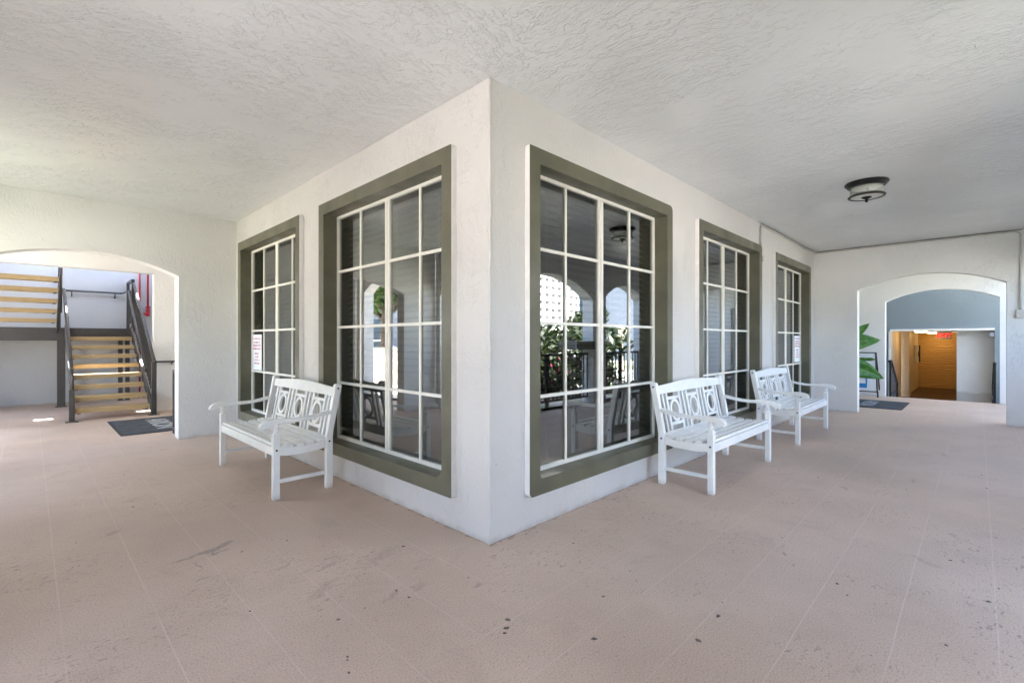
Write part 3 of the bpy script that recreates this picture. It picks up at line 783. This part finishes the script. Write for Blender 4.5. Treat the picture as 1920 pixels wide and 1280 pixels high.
# landing
bm = BM(); box(bm, -3.19, -.50, 10.255, 11.09, 1.44, 1.502); spart('landing', bm, M['concrete'])
bm = BM(); box(bm, -3.19, -.50, 10.225, 10.25, 1.262, 1.508); spart('landing_fascia', bm, M['metal'])
bm = BM(); box(bm, -.515, -.49, 10.252, 11.09, 1.262, 1.508); spart('landing_fascia', bm, M['metal'])
for (x, y) in ((-.66,10.75),(-.545,10.75),(-1.58,10.36),(-3.0,10.4)):
    bm = BM(); w_ = .036 if x > -1 else .058; box(bm, x-w_, x+w_, y-w_, y+w_, 0, 1.43); box(bm, x-w_*1.4, x+w_*1.4, y-w_*1.4, y+w_*1.4, 0, .012); spart('landing_post', bm, M['metal'])
# newel posts
for x, zt in ((XL-.045,.50),(XR+.045,.90)):
    bm = BM(); box(bm, x-.033, x+.033, 7.84, 7.906, 0, zt); box(bm, x-.075, x+.075, 7.79, 7.956, 0, .012); spart('newel_post', bm, M['metal'], .004)
# guards
def guard(x, ya, za, yb, zb, tube_r, low, picks, name='handrail'):
    bm = BM(); tube(bm, [(x,ya,za),(x,yb,zb)], tube_r, 12); spart(name, bm, M['metal'], smooth=True)
bm = BM(); x = XL-.045; tube(bm, [(x,7.87,.32),(x,7.87,.70),(x,7.89,.76),(x,7.95,.81),(x,10.2,2.22),(x,10.26,2.24)], .026, 12); spart('handrail', bm, M['metal'], smooth=True)
bm = BM(); x = XR+.055; tube(bm, [(x,7.87,.90),(x,7.95,.95),(x,10.2,2.44)], .026, 12); spart('handrail', bm, M['metal'], smooth=True)
bm = BM(); x = XR-.03; tube(bm, [(x,8.12,.74),(x,8.17,.78),(x,8.22,.82),(x,10.2,2.27),(x+.0,10.5,2.28),(x,10.9,2.28),(x-.02,11.02,2.28),(x-.10,11.035,2.28),(-1.55,11.035,2.28)], .020, 12); spart('handrail', bm, M['metal'], smooth=True)
for xx in (-.72,-1.4):
    bm = BM(); rod(bm, (xx,11.09,2.17), (xx,11.035,2.20), .022); rod(bm, (xx,11.035,2.19), (xx,11.035,2.27), .02); spart('rail_bracket', bm, M['metal'])
# pickets on the right guard and top posts
p0 = None
for i in range(19):
    y = 8.02 + i*.115; zb = Z0-.0+sl*(y-Y0); h = .70
    if p0 is None:
        bm = BM(); box(bm, -.008, .008, -.008, .008, 0, h); p0 = spart('picket', bm, M['metal']); c = p0
    else: c = p0.copy(); col.objects.link(c)
    c.location = so + Vector((XR+.055, y, zb+.04))
for (x, y) in ((XR+.055,10.27),(XR+.055,11.0)):
    bm = BM(); box(bm, x-.025, x+.025, y-.025, y+.025, 1.45, 2.50); spart('guard_post', bm, M['metal'])
bm = BM(); rod(bm, (XR+.055,10.25,2.50), (XR+.055,11.05,2.50), .05); spart('guard_rail', bm, M['metal'])
for i in range(6):
    c = p0.copy(); c.data = p0.data; col.objects.link(c); c.location = so + Vector((XR+.055, 10.37+i*.11, 1.62))
# upper flight inner guard: posts, rail
bm = BM(); tube(bm, [(UX1+.05,10.2,2.42),(UX1+.05,9.55,2.42+sl*.65)], .024, 10); spart('handrail', bm, M['metal'], smooth=True)
for y in (10.2,9.6):
    z = 1.5+sl*(10.24-y); bm = BM(); box(bm, UX1+.03, UX1+.07, y-.02, y+.02, z-.1, z+.95); spart('guard_post', bm, M['metal'])
# ------------------------------------------------------------------ rail on the doorway wall, dark post by the jamb, pipes
wr = empty('wall_handrail', (-.1,8.2,.89), 'dark handrail on the doorway wall right of the stairs', 'handrail')
bm = BM(); rod(bm, (-.42,0,0), (.9,0,0), .035, .03); mesh_obj('rail', bm, M['metal'], wr)
for x in (-.1,.6):
    bm = BM(); rod(bm, (x,.079,-.05), (x,0,-.016), .02); mesh_obj('bracket', bm, M['metal'], wr)
gp = empty('gate_leaf', (-.625,5.62,0), 'narrow dark metal gate edge standing behind the left arch jamb', 'gate')
boxo('frame', (-.010,.010,.045,.075,.0,.87), M['metal'], gp, .003); boxo('frame', (-.010,.010,-.075,-.045,.0,.87), M['metal'], gp, .003)
boxo('top_rail', (-.010,.010,-.044,.044,.835,.868), M['metal'], gp, .003); boxo('bottom_rail', (-.010,.010,-.044,.044,.06,.09), M['metal'], gp, .003)
for k in range(1): boxo('picket', (-.006,.006,-.006,.006,.091,.834), M['metal'], gp)
fp = empty('standpipe', (-.30,11.03,0), 'red fire pipe rising from floor to top behind the stair rail', 'pipe', 'red fire pipes in the stairwell')
bm = BM(); tube(bm, [(0,0,.06),(0,0,4.4)], .018, 14); mesh_obj('pipe', bm, M['red'], fp, smooth=True)
bm = BM(); lathe(bm, [(.055,0),(.055,.03),(.03,.05),(.03,.07)], seg=20); mesh_obj('foot_flange', bm, M['chrome'], fp)
fp2 = empty('standpipe', (-.155,11.03,0), 'red fire pipe with valve close to the doorway jamb', 'pipe', 'red fire pipes in the stairwell')
bm = BM(); tube(bm, [(0,0,1.86),(0,0,4.4)], .019, 14); mesh_obj('pipe', bm, M['red'], fp2, smooth=True)
bm = BM(); tube(bm, [(0,0,1.80),(0,0,1.96)], .036, 14); tube(bm, [(0,0,1.86),(-.10,-.03,1.86)], [.028,.028], 14); tube(bm, [(-.095,-.03,1.86),(-.12,-.035,1.86)], .042, 14); rod(bm, (0,0,1.98), (0,0,2.02), .08)
mesh_obj('valve', bm, M['red'], fp2)

# ------------------------------------------------------------------ door mats
def mat_thing(cx, cy, sx, sy, label, letters):
    t = empty('door_mat', (cx,cy,0), label, 'door mat', 'charcoal mats with lettering')
    bm = BM(); prism(bm, [rrect(-sx/2,sx/2,-sy/2,sy/2,.03), rrect(-sx/2+.035,sx/2-.035,-sy/2+.035,sy/2-.035,.01)], lambda a,b,d:(a,b,d), .001, .007); mesh_obj('border', bm, M['rubber'], t)
    boxo('pile', (-sx/2+.034,sx/2-.034,-sy/2+.034,sy/2-.034,.002,.011), M['mat'], t, .003)
    for (body, size, mtx, sp, mt) in letters: text_obj('lettering', body, size, mtx, mt, t, .0012, sp, .006)
mat_thing(-.58,6.70,1.16,1.58, 'charcoal door mat with pale lettering in front of the stairs',
    [('ARION', .36, Matrix.Translation((-.03,0,.0125)) @ Matrix.Rotation(R(-90),4,'Z'), .95, M['lightgrey_mat'])])
mat_thing(9.80,-.42,1.46,1.52, 'charcoal door mat with greyed lettering below the folding sign',
    [('ARION', .32, Matrix.Translation((.0,-.18,.0125)) @ Matrix.Rotation(R(180),4,'Z'), .95, M['grey_print'])])

# ------------------------------------------------------------------ folding sign and plant in the right passage
sg = empty('folding_sign', (11.18,-.28,0), 'white folding sign with dark frame and blue panel standing by the second arch', 'sign', rz=0)
def sgf(a,b,d): return (-d*.96 + b*.13, a, b)       # leans back towards +x with height
bm = BM(); prism(bm, [[(-.30,.115),(.30,.115),(.255,1.0),(-.255,1.0)], [(-.278,.137),(.278,.137),(.234,.978),(-.234,.978)]], sgf, -.02, .016); mesh_obj('frame', bm, M['black'], sg)
bm = BM(); prism(bm, [[(-.277,.138),(.277,.138),(.233,.977),(-.233,.977)]], sgf, -.008, .006); mesh_obj('board', bm, M['signwhite'], sg)
for s in (-1,1):
    bm = BM(); rod(bm, sgf(s*.30,.0,-.002), sgf(s*.296,.125,-.002), .026); rod(bm, (.36,s*.30,0), sgf(s*.25,.99,-.03), .022); mesh_obj('leg', bm, M['black'], sg)
bm = BM(); prism(bm, [rrect(-.105,.105,.20,.50,.02), [(-.075,.30),(.075,.30),(.075,.455),(-.075,.455)]], sgf, .006, .0085); mesh_obj('blue_panel', bm, M['blue'], sg)
rot = Matrix(((0,0,-1,0),(-1,0,0,0),(0,1,0,0),(0,0,0,1)))
tilt = Matrix.Rotation(R(7.5), 4, 'Y')
def on_sign(a, b): 
    p = sgf(a,b,.0085); return Matrix.Translation(p) @ tilt @ rot
text_obj('lettering', 'WATER', .075, on_sign(-.075,.85), M['grey_print'], sg, .0006)
bm = BM(); rod(bm, sgf(.13,.925,.008), sgf(.06,.94,.008), .006, .012); rod(bm, sgf(.06,.94,.008), sgf(.02,.925,.008), .006, .012); mesh_obj('swoosh', bm, M['grey_print'], sg)

pl = empty('potted_plant', (10.05,.12,0), 'potted plant with large glossy green leaves beside the right arch', 'plant')
bm = BM(); lathe(bm, [(.14,0),(.17,.02),(.21,.30),(.225,.34),(.225,.37),(.20,.37),(.195,.33)], seg=36); mesh_obj('pot', bm, M['pot'], pl, smooth=False)
bm = BM(); lathe(bm, [(.19,.325),(.10,.335),(.01,.34)], seg=24); mesh_obj('soil', bm, M['soil'], pl)
def big_leaf(tip, base, width, droop, twist, L=None):
    """broad blade from base to tip with a midrib fold, on a stalk from the pot"""
    bm = BM(); base, tip = Vector(base), Vector(tip); ax = tip-base; n = 14; prev = None
    side = ax.cross(Vector((-.95,-.25,.25))).normalized(); side = Matrix.Rotation(twist, 3, ax.normalized()) @ side
    nrm = side.cross(ax).normalized()
    for i in range(n+1):
        t = i/n; w = width*(math.sin(math.pi*min(1,t**.8*.97+.03)))**.8*(1-.15*t) + .004
        c = base + ax*t + Vector((0,0,1))*droop*math.sin(math.pi*t)
        wave = .012*math.sin(t*17)
        row = [bm.verts.new(c + side*w*s + nrm*(abs(s)*w*.28 + wave*s)) for s in (-1,-.55,-.05,.05,.55,1)]
        if prev:
            for k in range(5):
                f_ = bm.faces.new((prev[k],prev[k+1],row[k+1],row[k])); f_.material_index = 1 if k == 2 else (2 if (i+k) % 3 == 0 else 0)
        prev = row
    o = mesh_obj('leaf', bm, [M['leaf_big'], M['leaf_rib'], M['leaf_dark']], pl, smooth=True)
    md = o.modifiers.new('Solid','SOLIDIFY'); md.thickness = .003
    bm = BM(); r0 = Vector((random.uniform(-.04,.04),random.uniform(-.04,.04),.33)); mid = (r0+base)/2 + Vector((0,0,.10))
    tube(bm, [r0, r0*.75+mid*.25+Vector((0,0,.04)), mid, base*.75+mid*.25+Vector((0,0,.02)), base, base+ax*.35+Vector((0,0,droop*.85))], [.014,.013,.012,.010,.008,.005], 8); mesh_obj('stalk', bm, M['leaf_big'], o, smooth=True)
LV = [((.60,-.62,1.63),(.35,-.05,.98),.13,.05,.25),((.62,-.80,1.27),(.22,-.15,1.12),.17,.05,.2),((.62,-.74,.86),(.15,-.20,.74),.07,.06,1.0),
      ((.60,-.86,.46),(.14,-.10,.66),.21,.10,.12),((-.55,.25,1.5),(-.2,.1,1.0),.16,.05,.3),((.1,.6,1.7),(.03,.25,1.1),.16,.04,-.3),((-.5,-.05,1.0),(-.2,0,.8),.15,.08,0)]
for a in LV: big_leaf(*a)

# ------------------------------------------------------------------ hall beyond the second arch (a few steps down)
wall_thing(wall('doorway_wall', 'x', 13.6, 13.75, -3.16, 1.5, -.6, H+.02, [[(-2.44,-.6),(-2.44,1.505),(-.545,1.505),(-.545,-.6)]], [], M['bluegrey']),
    'blue grey stucco wall with a wide square opening to the lit hall')
wall_thing(boxo('passage_side_wall', (11.73,13.59,.9,1.0,-.6,2.89), M['bluegrey']), 'blue grey side wall of the stepped passage')
fr = empty('opening_trim', (13.58,-1.49,0), 'thin white trim lining the top and sides of the square hall opening', 'trim')
bm = BM(); box(bm, -.025, .0195, -.951, .947, 1.503, 1.553); mesh_obj('head', bm, M['white_trim'], fr)
bm = BM(); box(bm, -.025, .0195, .925, .973, -.6, 1.5025); mesh_obj('jamb', bm, M['white_trim'], fr)
FZ = -.42
bm = BM()
box(bm, 11.621,11.95,-3.16,.9,-.6,-.14); box(bm, 11.951,12.25,-3.16,.9,-.6,-.28); box(bm, 12.251,34,-3.6,3,-.6,FZ)
tag(mesh_obj('hall_floor', bm, M['carpet']), kind='structure')
hall = empty('hall_room', (13.8,-1.5,FZ), 'warmly lit hall with tan walls beyond the square opening', 'room')
ho = Vector((-13.8,1.5,-FZ))
def hpart(name, dims, mat, bev=0.0):
    o = boxo(name, dims, mat, hall, bev); o.location = ho; return o
XB = 20.6
hpart('ceiling', (13.76,XB+.2,-3.6,1.2,1.56,1.7), M['hallwall'])
hpart('tan_panel', (XB,XB+.1,-3.0,.4,FZ,1.555), M['orange'])
hpart('side_wall', (13.76,16.4,-.52,-.40,FZ,1.555), M['hallwall'])
hpart('pilaster', (16.45,16.95,-.70,-.40,FZ,1.555), M['hallwall'])
hpart('side_wall', (17.0,XB-.005,-.62,-.50,FZ,1.555), M['hallwall'])
hpart('partition', (13.95,14.1,-3.0,-1.79,FZ,1.555), M['wall_out'])
hpart('side_wall', (14.11,XB-.005,-2.4,-2.2,FZ,1.555), M['hallwall'])
hpart('side_wall', (13.76,13.94,-3.1,-2.9,FZ,1.555), M['hallwall'])
# call box on the hall wall
cb = empty('call_box', (19.4,-.62,.55), 'pale wall box with a dark round dial on the hall wall', 'wall box')
boxo('case', (-.22,.22,-.08,-.001,-.05,.55), M['signwhite'], cb, .01); 
bm = BM(); tube(bm, [(0,-.081,.25),(0,-.09,.25)], .09, 20); mesh_obj('dial', bm, M['black'], cb)
boxo('side_door', (.225,.25,-.12,-.001,-.03,.55), M['black'], cb, .004)
# hall lamps
HL = [(15.35,-1.03),(17.6,-1.15),(20.0,-1.24)]
for i, (x, y) in enumerate(HL):
    t = empty('hall_lamp', (x,y,1.56), ('lit round ceiling lamp nearest the hall opening','lit round ceiling lamp in the middle of the hall','lit round ceiling lamp deepest in the hall')[i], 'ceiling light', 'lit lamps along the hall ceiling')
    bm = BM(); lathe(bm, [(.15,-.0005),(.15,-.03),(.14,-.034)], seg=32); mesh_obj('rim', bm, M['exit_plate'], t)
    bm = BM(); lathe(bm, [(.14,-.034),(.13,-.06),(.09,-.078),(.01,-.084)], seg=32); mesh_obj('diffuser', bm, M['lamp_on'], t, smooth=True)
    ld = bpy.data.lights.new('hall_bulb', 'POINT'); ld.energy = .42; ld.color = (1.0,.57,.19); ld.shadow_soft_size = .1
    lo = bpy.data.objects.new('hall_bulb', ld); col.objects.link(lo); lo.location = (x,y,1.36)
ex = empty('exit_sign', (15.6,-1.50,1.56), 'red lettered exit sign hanging from the hall ceiling', 'exit sign')
boxo('housing', (-.03,.03,-.17,.17,-.065,-.001), M['exit_plate'], ex, .004)
boxo('plate', (-.006,.006,-.15,.15,-.255,-.064), M['exit_plate'], ex, .002)
text_obj('lettering', 'EXIT', .15, Matrix.Translation((-.0075,0,-.16)) @ rot, M['exit_red'], ex, .001, 1.0, .004)
boxo('door_closer', (13.57,13.599,-2.43,-2.36,1.36,1.45), M['grey_print']).name = 'wall_sensor'
tag(bpy.data.objects['wall_sensor'], 'small brown sensor box at the upper right of the hall opening', 'sensor')
# rails at the steps
def step_rail(y, label):
    t = empty('step_railing', (11.80,y,0), label, 'railing')
    bm = BM(); rod(bm, (-.09,0,.79), (.15,0,.79), .05, .05); rod(bm, (.15,0,.79), (1.25,0,.20), .045, .045); mesh_obj('top_rail', bm, M['black'], t)
    for x, zt in ((0,.77),(1.22,.20)):
        bm = BM(); box(bm, x-.022, x+.022, -.022, .022, -.42 if x > .5 else -.14, zt); mesh_obj('post', bm, M['black'], t)
    pk = None
    for k in range(5):
        x = .15 + k*.22
        bm = BM(); box(bm, x-.008, x+.008, -.008, .008, -.40 if x > .45 else -.25, .79-max(0,x-.15)*.536); mesh_obj('picket', bm, M['railgrey'], t)
    boxo('kick_plate', (.02,1.2,.012,.016,-.02,.06), M['metal'], t)
step_rail(-.735, 'dark picket railing down the steps left of the hall opening')
step_rail(-2.405, 'dark picket railing down the steps right of the hall opening')

# ------------------------------------------------------------------ outside, seen in the window glass
def leaf_cloud(bm, blobs, n, size, mi=0, rnd=None):
    rnd = rnd or random.Random(3)
    for k in range(n):
        c, r = rnd.choice(blobs)
        d = Vector((rnd.gauss(0,1),rnd.gauss(0,1),rnd.gauss(0,1))).normalized() * (rnd.random()**.45)
        p = Vector((c[0]+d.x*r[0], c[1]+d.y*r[1], c[2]+d.z*r[2]))
        if p.z < -.14: continue
        s = size*rnd.uniform(.6,1.4); m = Matrix.Rotation(rnd.uniform(0,6.28),3,'Z') @ Matrix.Rotation(rnd.uniform(-1.1,1.1),3,'X') @ Matrix.Rotation(rnd.uniform(-1,1),3,'Y')
        vs = [bm.verts.new(p + m @ Vector(q)) for q in ((-s*.35,0,0),(0,-s,0),(s*.35,0,.1*s),(0,s,0))]
        f = bm.faces.new(vs); f.material_index = mi
hd = empty('hedge', (6,-5.6,-.15), 'tall flowering hedge outside the right arcade, seen in the window glass', 'hedge')
rh = random.Random(11)
blobs = [((rh.uniform(-4,3.9), rh.uniform(-.45,.45), rh.uniform(.3,1.6)), (.7,.55,.5)) for _ in range(56)]
bm = BM(); leaf_cloud(bm, blobs, 15000, .12, 0, rh); leaf_cloud(bm, [(c,r) for c,r in blobs if c[2] < 1.0], 900, .07, 1, rh)
mesh_obj('foliage', bm, [M['leaf_hedge'], M['flower']], hd)
bm = BM()
for k in range(14):
    x = -4 + k*.55; tube(bm, [(x,0,0),(x+.1,.05,.8),(x-.05,-.1,1.5)], [.03,.022,.01], 7)
mesh_obj('stems', bm, M['bark'], hd)
def tree(loc, h, r, label, n=5200, mat='leaf_tree', seed=4, leaf=.16):
    t = empty('broadleaf_tree', loc, label, 'tree'); rr = random.Random(seed)
    bm = BM(); tube(bm, [(0,0,0),(.08,.05,h*.25),(.0,.1,h*.5),(.15,.0,h*.75)], [h*.045,h*.036,h*.026,h*.012], 10)
    for k in range(9):
        a = rr.uniform(0,6.28); z = h*rr.uniform(.32,.6)
        tube(bm, [(.05,.05,z),(math.cos(a)*r*.45,math.sin(a)*r*.45,z+h*.14),(math.cos(a)*r*.85,math.sin(a)*r*.85,z+h*.22)], [h*.018,h*.011,h*.004], 7)
    mesh_obj('trunk', bm, M['bark'], t, smooth=True)
    bl = [((math.cos(a)*r*q, math.sin(a)*r*q, h*z), (r*.36,r*.36,h*.12)) for a, q, z in [(rr.uniform(0,6.28), rr.uniform(.1,.8), rr.uniform(.5,.92)) for _ in range(26)]]
    bm = BM(); leaf_cloud(bm, bl, n, leaf, 0, rr); mesh_obj('crown', bm, M[mat], t)
tree((-9.5,17.5,-.15), 6.5, 2.6, 'leafy tree beyond the parapet, seen in the left window glass')
tree((10.95,-6.8,-.15), 2.5, .75, 'small dark tree beyond the right arcade, seen in the window glass', 2600, 'leaf_hedge', 9, .12)
tree((-8.5,6.0,-.15), 5.0, 2.0, 'leafy tree outside the left arcade', 3500, 'leaf_tree', 21)
# lamp post with globe
lp = empty('street_lamp', (17.07,-9.3,-.15), 'lamp post with pale globe outside, reflected in the right window', 'street lamp')
bm = BM(); lathe(bm, [(.13,0),(.13,.1),(.07,.18),(.05,.5),(.045,1.4),(.06,1.45),(.09,1.5),(.07,1.55)], seg=20); mesh_obj('post', bm, plain('tan post', (.45,.32,.20), .6), lp, smooth=True)
bm = BM(); lathe(bm, [(.08,1.55)] + [(.25*math.sin(R(a)), 1.80-.25*math.cos(R(a))) for a in range(20,171,10)] + [(.01,2.06)], seg=24); mesh_obj('globe', bm, plain('globe acrylic', (.80,.72,.52), .3), lp, smooth=True)
bm = BM(); lathe(bm, [(.09,2.035),(.10,2.07),(.05,2.12),(.01,2.15)], seg=16); mesh_obj('cap', bm, M['signwhite'], lp)
# white building and tower
wb = empty('plain_building', (37.6,-17,-.15), 'plain white building outside with its shade painted blue grey, reflected in the right windows', 'building')
boxo('wall', (-12,14,-1,1,0,9), M['shaded_facade'], wb); boxo('parapet', (-12.2,14.2,-1.2,1.2,9,9.4), M['shaded_facade'], wb)
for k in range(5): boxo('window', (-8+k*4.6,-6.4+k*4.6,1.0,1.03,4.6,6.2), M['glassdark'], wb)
tw = empty('tower_block', (92,-90,-.15), 'white high rise apartment tower far off, reflected in the right window', 'building')
boxo('core', (-19,17,-9,9,0,62), M['glassdark'], tw)
s0 = None
for k in range(31):
    if s0 is None: s0 = boxo('floor_slab', (-20,18,-10,10.5,0,1.05), M['towerwhite'], tw); c = s0
    else: c = s0.copy(); col.objects.link(c)
    c.location = (0,0,k*2.0)
for k in range(15):
    x = -19.5 + k*2.6; boxo('fin', (x,x+1.1,8.8,10.2,0,62), M['towerwhite'], tw)
# west: pale building with windows, parked car
gb = empty('office_building', (-24,42,-.15), 'pale building with window bands beyond the car park', 'building')
boxo('wall', (-14,14,-4,4,0,8), M['tower'], gb)
for k in range(9): boxo('window', (-13+k*3,-10.9+k*3,-4.04,-4.0,1.2,3.4), M['glassdark'], gb); 
for k in range(9): boxo('window', (-13+k*3,-10.9+k*3,-4.04,-4.0,4.8,7.0), M['glassdark'], gb)
car = empty('parked_car', (-11.5,23.5,-.15), 'white parked car beyond the cream half wall', 'car', rz=R(20))
bm = BM(); prism(bm, [[(-2.1,.28),(2.15,.28),(2.2,.62),(1.95,.82),(1.1,.92),(.45,1.42),(-1.0,1.45),(-1.75,.98),(-2.15,.92),(-2.2,.5)]], lambda a,b,d:(a,d,b), -.88, .88); mesh_obj('body', bm, M['carpaint'], car, .08)
bm = BM(); prism(bm, [[(.95,.95),(.42,1.34),(-.95,1.37),(-1.5,1.0)]], lambda a,b,d:(a,d,b), -.885, .885); mesh_obj('side_window', bm, M['glassdark'], car)
for x in (-1.35,1.35):
    for y in (-.82,.82):
        bm = BM(); tube(bm, [(x,y-.1,.32),(x,y+.1,.32)], .32, 20); mesh_obj('wheel', bm, M['rubber'], car)

# ------------------------------------------------------------------ light
SUN_EL, SUN_AZ = 59.0, -24.0       # azimuth measured from +Y towards -X
w = bpy.data.worlds.new('World'); sc.world = w; w.use_nodes = True
nt = w.node_tree; nt.nodes.clear()
bg = nt.nodes.new('ShaderNodeBackground'); sky = nt.nodes.new('ShaderNodeTexSky'); wo = nt.nodes.new('ShaderNodeOutputWorld')
sky.sky_type = 'NISHITA'; sky.sun_disc = False; sky.sun_elevation = R(SUN_EL); sky.sun_rotation = R(-SUN_AZ)
sky.air_density = .8; sky.dust_density = 3.0; sky.ozone_density = .35
nt.links.new(sky.outputs[0], bg.inputs[0]); bg.inputs[1].default_value = .15
nt.links.new(bg.outputs[0], wo.inputs[0])
sl_ = bpy.data.lights.new('Sun', 'SUN'); sl_.energy = 5.0; sl_.angle = R(.5); sl_.color = (1.0,.965,.915)
so_ = bpy.data.objects.new('Sun', sl_); col.objects.link(so_); so_.location = (0,20,30)
d = Vector((-math.sin(R(SUN_AZ))*math.cos(R(SUN_EL)), math.cos(R(SUN_AZ))*math.cos(R(SUN_EL)), math.sin(R(SUN_EL))))
so_.rotation_euler = d.to_track_quat('Z','Y').to_euler()

# ------------------------------------------------------------------ camera
cd = bpy.data.cameras.new('Camera'); cam = bpy.data.objects.new('Camera', cd); col.objects.link(cam); sc.camera = cam
cd.sensor_width = 36; cd.lens = 889/1920*36; cd.shift_y = -2/1920; cd.clip_end = 2000; cd.clip_start = .05
cam.location = (-2.004,-2.164,1.268); cam.rotation_euler = (R(90),0,R(44.5-90))

sc.view_settings.view_transform = 'Standard'; sc.view_settings.look = 'None'; sc.view_settings.exposure = 4.1; sc.view_settings.gamma = 1
sc.cycles.max_bounces = 14; sc.cycles.diffuse_bounces = 8; sc.cycles.glossy_bounces = 6; sc.cycles.transparent_max_bounces = 16
sc.cycles.use_denoising = True; sc.cycles.sample_clamp_indirect = 8
try: sc.cycles.denoiser = 'OPENIMAGEDENOISE'
except Exception: pass
